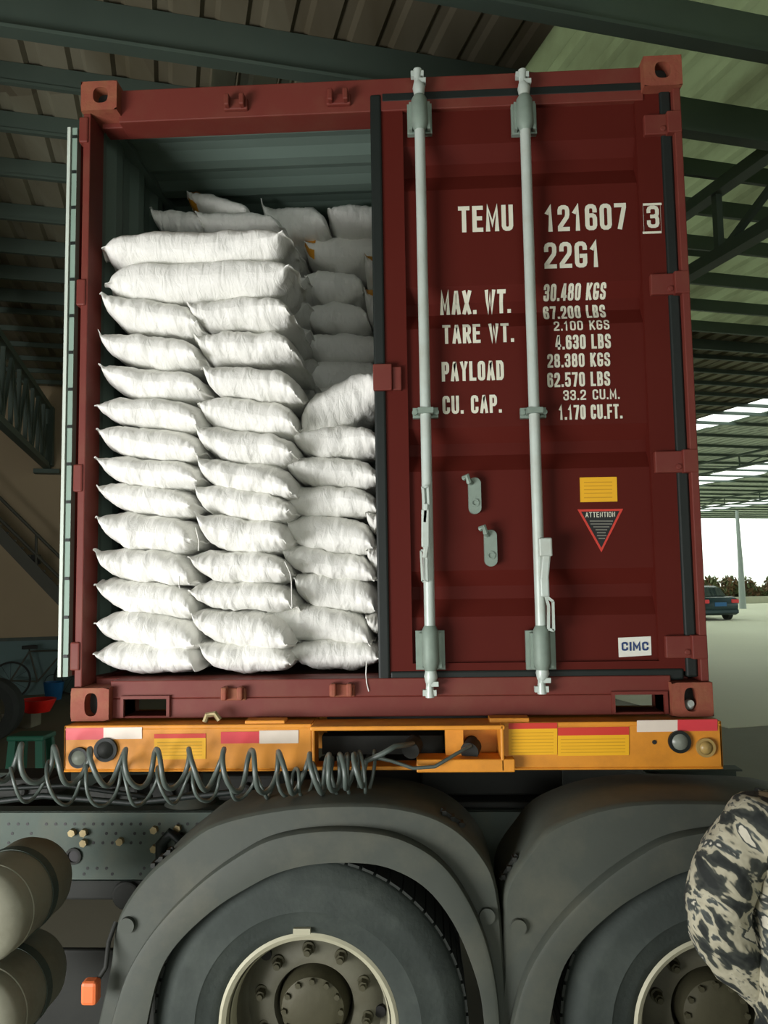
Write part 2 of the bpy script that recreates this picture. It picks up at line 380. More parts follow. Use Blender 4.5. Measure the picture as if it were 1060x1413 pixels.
f0 = along(905, 53.5); f1 = along(1010, 55.3); f2 = along(1016, 55.4); f3 = along(1190, 58.3)
hedge('hedge', (f0.x, f0.y, 0), (f1.x, f1.y, 0), 1.75, 'reddish clipped hedge left of the slim grey post', 5, HM)
hedge('hedge', (f2.x, f2.y, 0), (f3.x, f3.y, 0), 1.7, 'reddish clipped hedge right of the slim grey post', 8, HM)
# hazy far buildings
for i, (pa, pb, h, lab) in enumerate(((940, 992, 4.7, 'hazy pale far building above the hedge left of the post'), (1022, 1075, 5.0, 'hazy pale far building above the hedge right of the post'))):
    a = along(pa, 150); b_ = along(pb, 150)
    m = MB(); m.beam((a.x, a.y, h / 2), (b_.x, b_.y, h / 2), 6, h)
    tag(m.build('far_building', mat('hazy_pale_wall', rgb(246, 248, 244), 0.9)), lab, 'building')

# the parked car, seen from behind
cp = along(983, 34.5); cp.z = 0
car = thing('parked_car', 'dark blue-green saloon car seen from behind in the bright yard', 'car', cp)
CM = Matrix.Translation(cp) @ Matrix.Rotation(radians(10), 4, 'Z')
M_car = mat('dark_car_paint', rgb(44, 62, 66), 0.25, 0.3, 0.05, 3)
M_glass = mat('dark_car_glass', rgb(46, 56, 58), 0.05, 0.0, 0.03, 3, spec=1.0)
sections = []
for y, hw, zl, zt in ((0, .70, .40, .86), (.06, .84, .28, .98), (.3, .88, .22, 1.02), (.7, .9, .2, 1.0), (3.4, .9, .2, .98), (4.2, .86, .22, .86), (4.55, .66, .35, .7)):
    sections.append([(-hw * .94, y, zl), (-hw, y, (zl + zt) / 2), (-hw * .96, y, zt - .06), (-hw * .82, y, zt), (hw * .82, y, zt), (hw * .96, y, zt - .06), (hw, y, (zl + zt) / 2), (hw * .94, y, zl)])
def loft(m, secs, Mx, mi=0):
    n = len(secs[0]); vs = [Mx @ Vector(q) for s_ in secs for q in s_]
    fs = [(i * n + k, i * n + (k + 1) % n, (i + 1) * n + (k + 1) % n, (i + 1) * n + k) for i in range(len(secs) - 1) for k in range(n)]
    fs += [list(range(n))[::-1], list(range((len(secs) - 1) * n, len(secs) * n))]
    m.add(vs, fs, mi)
m = MB(); loft(m, sections, CM); m.build('body', M_car, car, smooth=50)
m = MB(); loft(m, [[(-.72 * a, y, .95), (-.62 * a, y, z), (.62 * a, y, z), (.72 * a, y, .95)] for y, z, a in ((.55, 1.0, 1.0), (1.05, 1.38, .95), (1.5, 1.47, .94), (2.4, 1.46, .95), (3.2, 1.0, 1.05))], CM)
m.build('roof', M_car, car, smooth=50)
m = MB(); m.add([CM @ Vector(q) for q in ((-.60, .56, 1.04), (.60, .56, 1.04), (.53, 1.02, 1.385), (-.53, 1.02, 1.385), (-.60, .60, 1.02), (.60, .60, 1.02), (.53, 1.06, 1.36), (-.53, 1.06, 1.36))], [(0, 1, 2, 3), (7, 6, 5, 4), (0, 4, 5, 1), (1, 5, 6, 2), (2, 6, 7, 3), (3, 7, 4, 0)]); m.build('rear_window', M_glass, car)
M_tail = mat('red_tail_lamp', rgb(230, 60, 66), 0.3)
for s in (-1, 1):
    m = MB(); m.box(min(s * .84, s * .5), max(s * .84, s * .5), -.03, .2, .74, .90, 0, CM); m.build('tail_lamp', M_tail, car, bevel=0.03)
    for y in (.85, 3.6):
        m = MB(); m.cyl(CM @ Vector((s * .68, y, .32)), CM @ Vector((s * .88, y, .32)), .32, 24); m.build('wheel', M_tread, car, smooth=40)
m = MB(); m.box(-.26, .26, -.035, .02, .62, .78, 0, CM); m.build('number_plate', mat('blue_plate', rgb(44, 104, 160), 0.4), car)
m = MB(); m.box(-.8, .8, -.06, .12, .30, .48, 0, CM); m.build('bumper', M_car, car, bevel=0.04)

# ------------------------------------------------------------------ left background: stairs and junk
st = thing('staircase', 'dark steel stair with handrail rising along the beige wall', 'stairs', sp(-3.0, BW - 0.6, 0))
def wallpt(px, py, off):                 # point seen at a pixel on the plane b = BW - off
    d = ROT @ Vector(((px - 530) / FPX, (706.5 - py) / FPX, -1))
    return CAM_LOC + d * ((BW - off) / d.dot(SB))
def ext(p, q, t0, t1): return p + (q - p) * t0, p + (q - p) * t1
for off in (0.35, 1.15):
    p, q = wallpt(0, 738, off), wallpt(80, 822, off)
    m = MB(); m.beam(*ext(p, q, -0.9, 2.0 if off < 1 else 1.9), 0.06, 0.20); m.build('stringer', M_rail, st)
p0, q0 = wallpt(0, 738, 0.35), wallpt(80, 822, 0.35); p1, q1 = wallpt(0, 738, 1.15), wallpt(80, 822, 1.15)
for i in range(22):
    t = -0.85 + i * 0.125; a = p0 + (q0 - p0) * t; b_ = p1 + (q1 - p1) * t
    m = MB(); m.beam(a + Vector((0, 0, .06)), b_ + Vector((0, 0, .06)), 0.24, 0.03); m.build('tread', M_rail, st)
for y0, y1, nm in ((687, 766, 'handrail'), (716, 795, 'mid_rail')):
    p, q = wallpt(0, y0, 1.15), wallpt(80, y1, 1.15)
    m = MB(); m.tube(list(ext(p, q, -0.9, 1.7)), 0.03, 8); m.build(nm, M_rail, st)
for px in (-60, 50, 130):
    p = wallpt(px, 738 + px * 1.05, 1.15); q = wallpt(px, 687 + px * 0.99, 1.15)
    m = MB(); m.tube([p, q], 0.025, 8); m.build('baluster', M_rail, st)
m = MB(); q = wallpt(45, 772, 1.0); m.beam(q - SA * 0.1, q + SA * 0.12, 0.16, 0.16); m.build('lamp_box', M_dark, st)

def fl(px, py, z=0.0): return atz(px, py, z)
# black tyre at the left edge, standing against clutter
p = fl(4, 1022); p.z = 0.4
m = MB(); MT = Matrix.Translation(p + Vector((-.18, 0, 0))) @ Matrix.Rotation(radians(90), 4, 'X') @ Matrix.Rotation(radians(8), 4, 'Y')
m.lathe([(.22, -.1), (.34, -.13), (.40, -.1), (.41, 0), (.40, .1), (.34, .13), (.22, .1)], MT, 40, closed=True)
tag(m.build('spare_tire', M_tread, smooth=40), 'black tyre standing upright at the left edge beside the green stool', 'tire')
# green stool
p = fl(42, 1095); p.z = 0
stool = thing('stool', 'green plastic stool on the floor behind the coiled hoses', 'stool', p)
top = at(42, 1012, p.y); H = top.z
m = MB(); m.box(p.x - .18, p.x + .18, p.y - .14, p.y + .14, H - .05, H); m.build('seat', M_gpaint, stool, bevel=0.015)
for sx_ in (-1, 1):
    for sy_ in (-1, 1):
        m = MB(); m.beam((p.x + sx_ * .13, p.y + sy_ * .1, H - .05), (p.x + sx_ * .16, p.y + sy_ * .13, 0), .07, .05, Vector((0, 1, 0))); m.build('leg', M_gpaint, stool)
# grey block and red basin
p = fl(48, 1002); p.z = 0; q = at(48, 982, p.y)
m = MB(); m.box(p.x - .42, p.x + .02, p.y - .15, p.y + .15, 0, max(.12, q.z)); ZB = max(.12, q.z)
tag(m.build('concrete_block', M_block, bevel=0.01), 'grey block on the floor under the red basin', 'block')
m = MB(); bq = at(52, 982, p.y); MTb = Matrix.Translation((bq.x, p.y, ZB))
m.lathe([(0.0, .008), (.15, .008), (.225, .175), (.245, .175), (.245, .16), (.165, 0), (0, 0)], MTb, 40)
tag(m.build('basin', M_redp, smooth=40), 'bright red plastic basin on the grey block', 'basin')
# blue bag / bucket and dark stand, bicycle-like frame
p = fl(74, 965); p.z = 0
m = MB(); m.lathe([(0, .01), (.12, .01), (.16, .3), (.175, .3), (.17, .28), (.13, 0), (0, 0)], Matrix.Translation(p), 28)
bk = m.build('bucket', M_bluep, smooth=40, at_=p); tag(bk, 'blue plastic bucket beside the pale open door edge', 'bucket')
m = MB(); m.tube([p + Vector((.165 * cos(t), 0, .29 + .14 * sin(t))) for t in [pi * i / 12 for i in range(13)]], .006, 6); m.build('handle', M_dark, bk)
def bicycle(px, py, rz, label):
    p = fl(px, py); p.z = 0
    t = thing('bicycle', label, 'bicycle', p)
    Mx = Matrix.Translation(p) @ Matrix.Rotation(rz, 4, 'Z')
    for x in (-.52, .52):
        m = MB(); Mw = Mx @ Matrix.Translation((x, 0, .33)) @ Matrix.Rotation(pi / 2, 4, 'X')
        m.lathe([(.30, -.012), (.33, -.02), (.335, 0), (.33, .02), (.30, .012)], Mw, 36, closed=True)
        for k in range(12):
            a = 2 * pi * k / 12; m.tube([Mw @ Vector((0, 0, 0)), Mw @ Vector((.3 * cos(a), .3 * sin(a), 0))], .003, 5)
        m.build('wheel', M_dark, t)
    fr = MB()
    P = {k: Mx @ Vector(v) for k, v in dict(r=(-.52, 0, .33), b=(-.08, 0, .28), s=(-.22, 0, .82), h=(.36, 0, .80), f=(.52, 0, .33), hb=(.33, 0, 1.0)).items()}
    for a, b_ in ('rb', 'bs', 'sr', 'sh', 'bh', 'hf'): fr.tube([P[a], P[b_]], .016, 8)
    fr.tube([P['h'], P['hb']], .014, 8); fr.build('frame', M_rail, t)
    m = MB(); m.tube([Mx @ Vector((.30, -.28, 1.0)), P['hb'], Mx @ Vector((.30, .28, 1.0))], .013, 8); m.build('handlebar', M_dark, t)
    m = MB(); m.box(-.34, -.10, -.07, .07, .86, .92, 0, Mx); m.tube([P['s'], Mx @ Vector((-.23, 0, .88))], .014, 8); m.build('saddle', M_dark, t, bevel=0.02)
bicycle(58, 962, radians(35), 'dark bicycle leaning by the blue dado left of the container')
p = fl(48, 950); p.z = 0
stand = thing('work_stand', 'thin dark stand with a flat top against the blue dado', 'stand', p)
q = at(46, 902, p.y)
m = MB(); m.box(q.x - .13, q.x + .13, p.y - .1, p.y + .1, q.z - .04, q.z); m.build('top', M_dark, stand)
m = MB(); m.tube([(q.x, p.y, 0), (q.x, p.y, q.z - .03)], .03, 10); m.build('pole', M_dark, stand)
m = MB(); m.box(q.x - .2, q.x + .2, p.y - .16, p.y + .16, 0, .04); m.build('base', M_dark, stand)

# ------------------------------------------------------------------ the container
Z0 = 1.47; WX = 2.438; HZ = 2.591; LY = 6.058
con = thing('shipping_container', 'red shipping container with right door shut and left door folded open', 'container', (WX / 2, 0, Z0))

def casting(x0, x1, y0, y1, z0, z1, hole_c, hr, front=True):
    m = MB(); n = 32
    yf = y0 if front else y1
    x, z = hole_c; inn = []; out = []
    for k in range(n):
        a = 2 * pi * (k + .5) / n; c, s = cos(a), sin(a)
        e = 0.75 if hr[0] != hr[1] else 1
        inn.append(Vector((x + hr[0] * math.copysign(abs(c) ** e, c), yf, z + hr[1] * math.copysign(abs(s) ** e, s))))
        tx = ((x1 - x) if c > 0 else (x0 - x)) / c if abs(c) > 1e-6 else 1e9
        tz = ((z1 - z) if s > 0 else (z0 - z)) / s if abs(s) > 1e-6 else 1e9
        t = min(tx, tz); out.append(Vector((x + c * t, yf, z + s * t)))
    dep = 0.055 if front else -0.055
    back = [v + Vector((0, dep, 0)) for v in inn]
    vs = inn + out + back
    fs = [(k, (k + 1) % n, n + (k + 1) % n, n + k) for k in range(n)] + [(k, (k + 1) % n, 2 * n + (k + 1) % n, 2 * n + k) for k in range(n)]
    m.add(vs, fs); m.add(back, [list(range(n))], 1)
    m.add([(a, b, c) for a in (x0, x1) for b in (y0, y1) for c in (z0, z1)], [(0, 1, 3, 2), (4, 6, 7, 5), (0, 2, 6, 4), (1, 5, 7, 3)] + ([(2, 3, 7, 6)] if front else [(0, 4, 5, 1)]))
    m.build('corner_casting', [M_rust, M_dark], con)
CW, CH, CD = 0.150, 0.125, 0.17
for fr in (True, False):
    ya, yb = (0, CD) if fr else (LY - CD, LY)
    casting(0, CW, ya, yb, Z0 + HZ - CH, Z0 + HZ, (.082, Z0 + HZ - .060), (.031, .034), fr)
    casting(WX - CW, WX, ya, yb, Z0 + HZ - CH, Z0 + HZ, (WX - .076, Z0 + HZ - .060), (.031, .034), fr)
    casting(0, CW, ya, yb, Z0, Z0 + CH, (.080, Z0 + .062), (.026, .044), fr)
    casting(WX - CW, WX, ya, yb, Z0, Z0 + CH, (WX - .080, Z0 + .062), (.026, .044), fr)
q = at(952, 970, .02); m = MB(); m.tube([(q.x, .05, q.z - .012), (q.x, .028, q.z - .006), (q.x + .003, .012, q.z)], [.018, .020, .012], 12); m.build('lock_pin', M_zinc, con, smooth=50)
# corner posts at the door end: outer face plate plus recessed inner channel
for s in (0, 1):
    def X(v): return v if s == 0 else WX - v
    m = MB()
    def bx(a, b, *r): m.box(min(X(a), X(b)), max(X(a), X(b)), *r)
    bx(0.004, .034, .02, .16, Z0 + CH, Z0 + HZ - CH)
    m.build('corner_post', M_red, con, bevel=0.004)
for s in (0, 1):
    m = MB(); x = 0.004 if s == 0 else WX - .11; m.box(x, x + .106, LY - .12, LY - .01, Z0 + CH, Z0 + HZ - CH); m.build('corner_post', M_red, con)
# door header
m = MB(); m.box(CW - .01, WX - CW + .01, .05, .17, Z0 + 2.439, Z0 + HZ - .012); m.box(.05, WX - .05, .10, .19, Z0 + 2.445, Z0 + 2.50); m.build('door_header', M_red, con, bevel=0.004)
# sill with the two forklift pockets
m = MB(); pl0, pl1 = at(172, 975, .04).x, at(231, 975, .04).x; pr0, pr1 = at(848, 965, .04).x, at(916, 965, .04).x
zt, zb = at(200, 962, .04).z, at(200, 991, .04).z
zt = Z0 + .078; zb = Z0 + .012
m.box(CW - .01, WX - CW + .01, .04, .16, zt, Z0 + .147)
for a, b_ in ((CW - .01, pl0), (pl1, pr0), (pr1, WX - CW + .01)): m.box(a, b_, .04, .16, Z0 + .002, zt)
for a, b_ in ((pl0, pl1), (pr0, pr1)): m.box(a, b_, .04, .16, Z0 + .002, zb)
m.box(.05, WX - .05, .12, .2, Z0 + .12, Z0 + .148)
m.build('door_sill', M_red, con, bevel=0.004)
for a, b_ in ((pl0, pl1), (pr0, pr1)):
    m = MB(); m.box(a - .012, a, .026, .2, zb - .004, zt + .012); m.box(b_, b_ + .012, .026, .2, zb - .004, zt + .012); m.box(a, b_, .026, .2, zt, zt + .012)
    m.build('forklift_pocket_frame', M_red, con)
# cam keepers on header and sill for the open left door
for px, py in ((325, 141), (467, 134), (322, 956), (472, 951)):
    c = at(px, py, .03); m = MB()
    for dx, l in ((-.032, .02), (.030, .018)):
        m.box(c.x + dx - .011, c.x + dx + .011, .0, .05, c.z - .026, c.z + .024)
    m.box(c.x - .05, c.x + .05, .03, .052, c.z - .03, c.z + .018)
    m.build('cam_keeper', M_rust if py > 500 else M_red, con, bevel=0.006)
# shell: corrugated side walls, back wall, roof, floor
def corr_panel(name, P0, du, dv, nrm, U, V, per=.278, dep=.036):
    m = MB(); prof = []; u = 0
    while u < U - .03:
        for a, h in ((0, 0), (.072, 0), (.139, dep), (.211, dep)):
            if u + a < U: prof.append((u + a, h))
        u += per
    prof.append((U, 0)); n = len(prof)
    for off, mi in ((0, 0), (-.004, 1)):
        vs = [P0 + du * a + dv * t - nrm * h + nrm * off for t in (0, V) for a, h in prof]
        m.add(vs, [(i, i + 1, n + i + 1, n + i) for i in range(n - 1)], mi)
    return m.build(name, [M_red, M_inner], con)
V3 = Vector
zl, zh = Z0 + .15, Z0 + HZ - .06
corr_panel('side_panel', V3((.012, .16, zl)), V3((0, 1, 0)), V3((0, 0, 1)), V3((-1, 0, 0)), LY - .26, zh - zl, dep=.02)
corr_panel('side_panel', V3((WX - .012, .16, zl)), V3((0, 1, 0)), V3((0, 0, 1)), V3((1, 0, 0)), LY - .26, zh - zl)
corr_panel('end_panel', V3((.1, LY - .04, zl)), V3((1, 0, 0)), V3((0, 0, 1)), V3((0, 1, 0)), WX - .2, zh - zl)
corr_panel('roof_panel', V3((.03, .14, Z0 + HZ - .03)), V3((0, 1, 0)), V3((1, 0, 0)), V3((0, 0, 1)), LY - .26, WX - .06, dep=.02)
m = MB(); m.box(.02, WX - .02, .16, LY - .05, Z0 + .10, Z0 + .132); m.build('floor_board', M_ply, con)
for x in (.004, WX - .064):
    m = MB(); m.box(x, x + .06, .16, LY - .16, Z0 + HZ - .07, Z0 + HZ - .012); m.build('top_rail', M_inner, con)
    m = MB(); m.box(x, x + .06, .16, LY - .16, Z0 + .02, Z0 + .15); m.build('bottom_rail', M_red, con)
# hinge lugs of the left post
for py in (182, 405, 660, 905):
    c = at(112, py, .03); m = MB(); m.box(-.012, .026, .012, .06, c.z - .055, c.z + .055); m.build('hinge_lug', M_red, con, bevel=0.006)

# ---- right door
DY = .055                                  # front face of the door frame
ZD0, ZD1 = at(700, 928, DY).z - .012, at(700, 132, DY).z + .012
XD0, XD1 = 1.205, 2.395
brk = []                                   # stepped profile of the recessed panel: (z, depth behind frame)
PXZ = lambda y: at(720, y, DY + .02).z
prof = [(ZD1 - .05, .020)]
for ya, yb in ((196, 258), (392, 450), (588, 648), (786, 850)):
    d = .022
    prof += [(PXZ(ya), .020), (PXZ(ya + (yb - ya) * .34), .056), (PXZ(ya + (yb - ya) * .62), .056), (PXZ(yb), .020)]
prof += [(ZD0 + .05, .020)]
def depth(z):
    for (za, da), (zb_, db) in zip(prof, prof[1:]):
        if za >= z >= zb_: return da + (db - da) * (za - z) / (za - zb_ + 1e-9)
    return .020
XP0, XP1 = at(562, 500, DY).x, at(892, 500, DY).x
door = MB()
n = len(prof)
vs = [V3((x, DY + d, z)) for x in (XP0, XP1) for z, d in prof]
door.add(vs, [(i, i + 1, n + i + 1, n + i) for i in range(n - 1)])
back = [V3((x, DY + .075, z)) for x in (XP0, XP1) for z in (ZD1 - .04, ZD0 + .04)]
door.add(back, [(0, 1, 3, 2)])
door.box(XD0 + .018, XP0, DY, DY + .07, ZD0 + .01, ZD1 - .01)
door.box(XP1, XD1 - .03, DY, DY + .07, ZD0 + .01, ZD1 - .01)
door.box(XP0, XP1, DY, DY + .07, ZD1 - .05, ZD1 - .01); door.box(XP0, XP1, DY, DY + .07, ZD0 + .01, ZD0 + .05)
rd = door.build('door', M_door, con)
rd['label'] = 'shut right door with white lettering and two locking bars'
m = MB(); g = .036
m.box(XD0 - .015, XD0 + .03, DY - .012, DY + .05, ZD0 - .012, ZD1 + .012)
m.box(2.359, 2.403, DY - .010, DY + .05, ZD0 - .012, ZD1 + .012)
m.box(XD0 + .03, 2.352, DY - .006, DY + .05, ZD1 - .022, ZD1 + .022)
m.box(XD0 + .03, 2.352, DY - .006, DY + .05, ZD0 - .022, ZD0 + .022)
m.build('gasket', M_rubber, rd, bevel=0.008)
# hinges on the right
for hx_, py in ((887, 170), (896, 391), (902, 637), (917, 893)):
    c = at(922, py, .03); m = MB(); h = .042
    m.box(at(hx_, py, DY).x, WX - .012, DY - .022, DY + .004, c.z - h, c.z + h)
    m.box(WX - .062, WX - .005, DY - .04, DY + .004, c.z - h - .003, c.z + h + .003)
    m.cyl((WX - .075, DY - .028, c.z - .02), (WX - .075, DY - .01, c.z - .02), .012, 12)
    m.build('hinge', M_red, rd, bevel=0.004)
# centre stop plate over the left gasket
c = at(533, 521, .03); m = MB(); m.box(at(515, 520, .03).x, at(541, 520, .03).x, DY - .035, DY - .012, c.z - .052, c.z + .054); m.box(at(541, 520, .03).x, at(554, 520, .03).x, DY - .02, DY + .003, c.z - .05, c.z + .045)
m.build('stop_plate', M_red, rd, bevel=0.004)
# locking bars
BY = DY - .045
def locking_bar(pt, pb, handle):
    xt, xb = at(pt[0], pt[1], BY), at(pb[0], pb[1], BY); x = (xt.x + xb.x) / 2
    zt_, zb_ = at(pt[0], pt[1], BY).z, at(pb[0], pb[1], BY).z
    m = MB(); m.tube([(x, BY, zb_ + .06), (x, BY, zt_ - .08)], .021, 20)
    for s_, z in ((1, zt_), (-1, zb_)):                                  # cam ends
        m.tube([(x, BY, z - s_ * .10), (x, BY, z - s_ * .075), (x - .004, BY, z - s_ * .05)], [.021, .026, .017], 16)
        m.cyl((x - .006, BY - .004, z - s_ * .055), (x - .004, BY - .002, z), .013, 14, 0, .018)
        m.box(x - .032, x + .02, BY - .012, BY + .014, z - s_ * .018 - .012, z - s_ * .018 + .010)
        m.box(x - .015, x + .028, BY - .016, BY + .016, z - s_ * .05 - .009, z - s_ * .05 + .009)
    m.build('locking_bar', M_zinc, rd, smooth=40)
    for py, hh, ww in ((159, .064, .050), (568, .020, .050), (898, .074, .056)):
        z = at(pt[0], py, BY).z; m = MB(); small = hh < .03
        m.box(x - ww, x + ww, BY + .026, DY + .004, z - hh, z + hh)
        if small:
            m.box(x - .03, x + .03, BY - .028, BY + .03, z - .011, z + .011)
            for s_ in (-1, 1): m.cyl((x + s_ * .042, BY + .012, z), (x + s_ * .042, BY + .03, z), .011, 10)
        else:
            m.tube([(x, BY, z - hh * 1.02), (x, BY, z - hh * .6), (x, BY, z + hh * 1.0), (x, BY, z + hh * 1.28)], [.022, .034, .032, .022], 18)
            for s_ in (-1, 1): m.box(x + s_ * .036 - .006, x + s_ * .036 + .006, BY + .0, BY + .03, z - hh * .9, z + hh * .9)
        m.build('bar_bracket', M_zincd, rd, smooth=40)
    return x
x1 = locking_bar((578, 97), (595, 962), 0)
x2 = locking_bar((723, 98), (749, 957), 1)
# handles
def strip(pts, t, name, mtl, width=.022):
    m = MB()
    for (p, q) in zip(pts, pts[1:]): m.beam(p, q, width, t, V3((0, -1, 0)))
    return m.build(name, mtl, rd, bevel=0.003)
def hp(px, py): return at(px, py, BY - .032)
m = MB()
m.beam(hp(587, 703), hp(587, 755), .03, .02, V3((0, -1, 0))); m.beam(hp(588, 695), hp(586, 722), .018, .02, V3((0, -1, 0))); m.beam(hp(589, 752), hp(586, 770), .018, .018, V3((0, -1, 0)))
m.build('handle', M_zinc, rd, bevel=0.004)
for y0, y1, xa in ((672, 697, 586), (760, 802, 584)):
    m = MB(); pts = [hp(xa - 3, y0), hp(xa + 4, y0), hp(xa + 5, y1), hp(xa - 1, y1), hp(xa - 3, y0)]
    for p, q in zip(pts, pts[1:]): m.beam(p, q, .009, .012, V3((0, -1, 0)))
    m.build('handle_loop', M_zinc, rd)
m = MB(); m.beam(hp(752, 742), hp(753, 768), .050, .03, V3((0, -1, 0))); m.beam(hp(754, 764), hp(751, 800), .032, .024, V3((0, -1, 0))); m.beam(hp(751, 796), hp(752, 824), .034, .024, V3((0, -1, 0)))
m.build('handle', M_zinc, rd, bevel=0.006)
m = MB(); pts = [hp(753, 822), hp(763, 830), hp(764, 870), hp(757, 868), hp(757, 836), hp(753, 822)]
for p, q in zip(pts, pts[1:]): m.beam(p, q, .010, .014, V3((0, -1, 0)))
m.build('handle_loop', M_zinc, rd)
# handle catches (grey oval plates with a hook)
for (hx, hy), (cx, cy) in (((645, 661), (655, 684)), ((668, 731), (677, 756))):
    c = at(cx, cy, DY + .005); m = MB(); L = .048; r = .0245
    pts = [(c.x + r * cos(pi + pi * i / 12), c.z - L + r * sin(pi + pi * i / 12)) for i in range(13)] + [(c.x + r * cos(pi * i / 12) , c.z + L + r * .9 * sin(pi * i / 12)) for i in range(13)]
    m.prism(pts, lambda u, v, t: V3((u, t, v)), (DY - .012, DY + depth(c.z)))
    h = at(hx, hy, DY - .03); m.tube([V3((c.x - .012, DY - .012, c.z + .05)), V3((h.x + .006, DY - .03, h.z - .012)), V3((h.x, DY - .034, h.z + .012)), V3((h.x - .014, DY - .02, h.z + .004))], .011, 8)
    m.lathe([(.010, -.002), (.016, -.002), (.016, -.006), (.010, -.006)], Matrix.Translation((c.x, DY - .011, c.z - .03)) @ Matrix.Rotation(-pi / 2, 4, 'X'), 16, closed=True)
    m.build('handle_catch', M_zincd, rd)
# white lettering painted on the door, following its pressed profile
def rr(x0, y0, x1, y1, c=.26):                 # rounded loop
    cx, cy = c * (x1 - x0) * 1.25, c * .55
    k = .32
    return [(x0 + cx, y1), (x1 - cx, y1), (x1 - cx * k, y1 - cy * k), (x1, y1 - cy), (x1, y0 + cy), (x1 - cx * k, y0 + cy * k), (x1 - cx, y0), (x0 + cx, y0), (x0 + cx * k, y0 + cy * k), (x0, y0 + cy), (x0, y1 - cy), (x0 + cx * k, y1 - cy * k), (x0 + cx, y1)]
_o = rr(0, 0, 1, 1)
GL = {'T': [[(0, 1), (1, 1)], [(.5, 1), (.5, 0)]], 'E': [[(1, 1), (0, 1), (0, 0), (1, 0)], [(0, .52), (.85, .52)]], 'M': [[(0, 0), (0, 1), (.5, .25), (1, 1), (1, 0)]],
      'U': [[(0, 1)] + [_o[9], _o[8], _o[7], _o[6], _o[5], _o[4]] + [(1, 1)]], '1': [[(.1, .78), (.55, 1), (.55, 0)]], '0': [_o], 'O': [_o], 'D': [[(0, 0), (0, 1)], [(0, 1), (.7, 1), (.93, .92), (1, .8), (1, .2), (.93, .08), (.7, 0), (0, 0)]],
      '2': [[(0, .76), (0, .86), (.1, .955), (.32, 1), (.68, 1), (.9, .955), (1, .86), (1, .66), (.92, .54), (0, .1), (0, 0), (1, 0)]],
      '3': [[(0, .8), (0, .86), (.1, .955), (.32, 1), (.68, 1), (.9, .955), (1, .86), (1, .66), (.92, .56), (.75, .52), (.4, .52)], [(.75, .52), (.92, .47), (1, .37), (1, .14), (.9, .045), (.68, 0), (.32, 0), (.1, .045), (0, .14), (0, .22)]],
      '6': [[(1, .8), (1, .86), (.9, .955), (.68, 1), (.32, 1), (.1, .955), (0, .86), (0, .3)], rr(0, 0, 1, .58, .24)],
      '7': [[(0, 1), (1, 1), (1, .9), (.42, 0)]], '4': [[(.72, 0), (.72, 1), (.62, 1), (0, .3), (0, .22), (1, .22)]], '5': [[(.95, 1), (.08, 1), (.05, .56), (.32, .62), (.68, .62), (.9, .56), (1, .46), (1, .14), (.9, .045), (.68, 0), (.32, 0), (.1, .045), (0, .14), (0, .2)]],
      '8': [rr(.03, .52, .97, 1, .24), rr(0, 0, 1, .52, .24)], 'G': [[(1, .8), (1, .86), (.9, .955), (.68, 1), (.32, 1), (.1, .955), (0, .86), (0, .14), (.1, .045), (.32, 0), (.68, 0), (.9, .045), (1, .14), (1, .44), (.6, .44)]],
      'C': [[(1, .76), (1, .86), (.9, .955), (.68, 1), (.32, 1), (.1, .955), (0, .86), (0, .14), (.1, .045), (.32, 0), (.68, 0), (.9, .045), (1, .14), (1, .24)]],
      'A': [[(0, 0), (.46, 1), (.54, 1), (1, 0)], [(.17, .3), (.83, .3)]], 'X': [[(0, 0), (1, 1)], [(0, 1), (1, 0)]], 'W': [[(0, 1), (.25, 0), (.5, .85), (.75, 0), (1, 1)]], '.': [[(0, 0), (0, .03)]],
      'R': [[(0, 0), (0, 1)], [(0, 1), (.7, 1), (.93, .93), (1, .82), (1, .66), (.93, .55), (.7, .48), (0, .48)], [(.55, .48), (1, 0)]], 'P': [[(0, 0), (0, 1)], [(0, 1), (.7, 1), (.93, .93), (1, .82), (1, .62), (.93, .51), (.7, .44), (0, .44)]],
      'Y': [[(0, 1), (.5, .45), (1, 1)], [(.5, .45), (.5, 0)]], 'L': [[(0, 1), (0, 0), (1, 0)]], 'K': [[(0, 0), (0, 1)], [(1, 1), (0, .4)], [(.28, .57), (1, 0)]], 'B': [[(0, 0), (0, 1)], [(0, .52), (.7, .52), (.93, .46), (1, .36), (1, .14), (.93, .05), (.7, 0), (0, 0)], [(0, 1), (.62, 1), (.84, .95), (.9, .86), (.9, .66), (.84, .57), (.62, .52)]],
      'S': [[(1, .78), (1, .86), (.9, .955), (.68, 1), (.32, 1), (.1, .955), (0, .86), (0, .68), (.1, .58), (.9, .42), (1, .32), (1, .14), (.9, .045), (.68, 0), (.32, 0), (.1, .045), (0, .14), (0, .22)]],
      'F': [[(0, 0), (0, 1), (1, 1)], [(0, .5), (.85, .5)]], 'I': [[(0, 0), (0, 1)]], 'N': [[(0, 0), (0, 1), (1, 0), (1, 1)]]}
GW = {'.': .0, 'I': .0, '1': .75, 'M': 1.25, 'W': 1.4, 'A': 1.1, 'X': 1.05, 'L': .85, 'F': .88, 'E': .9}
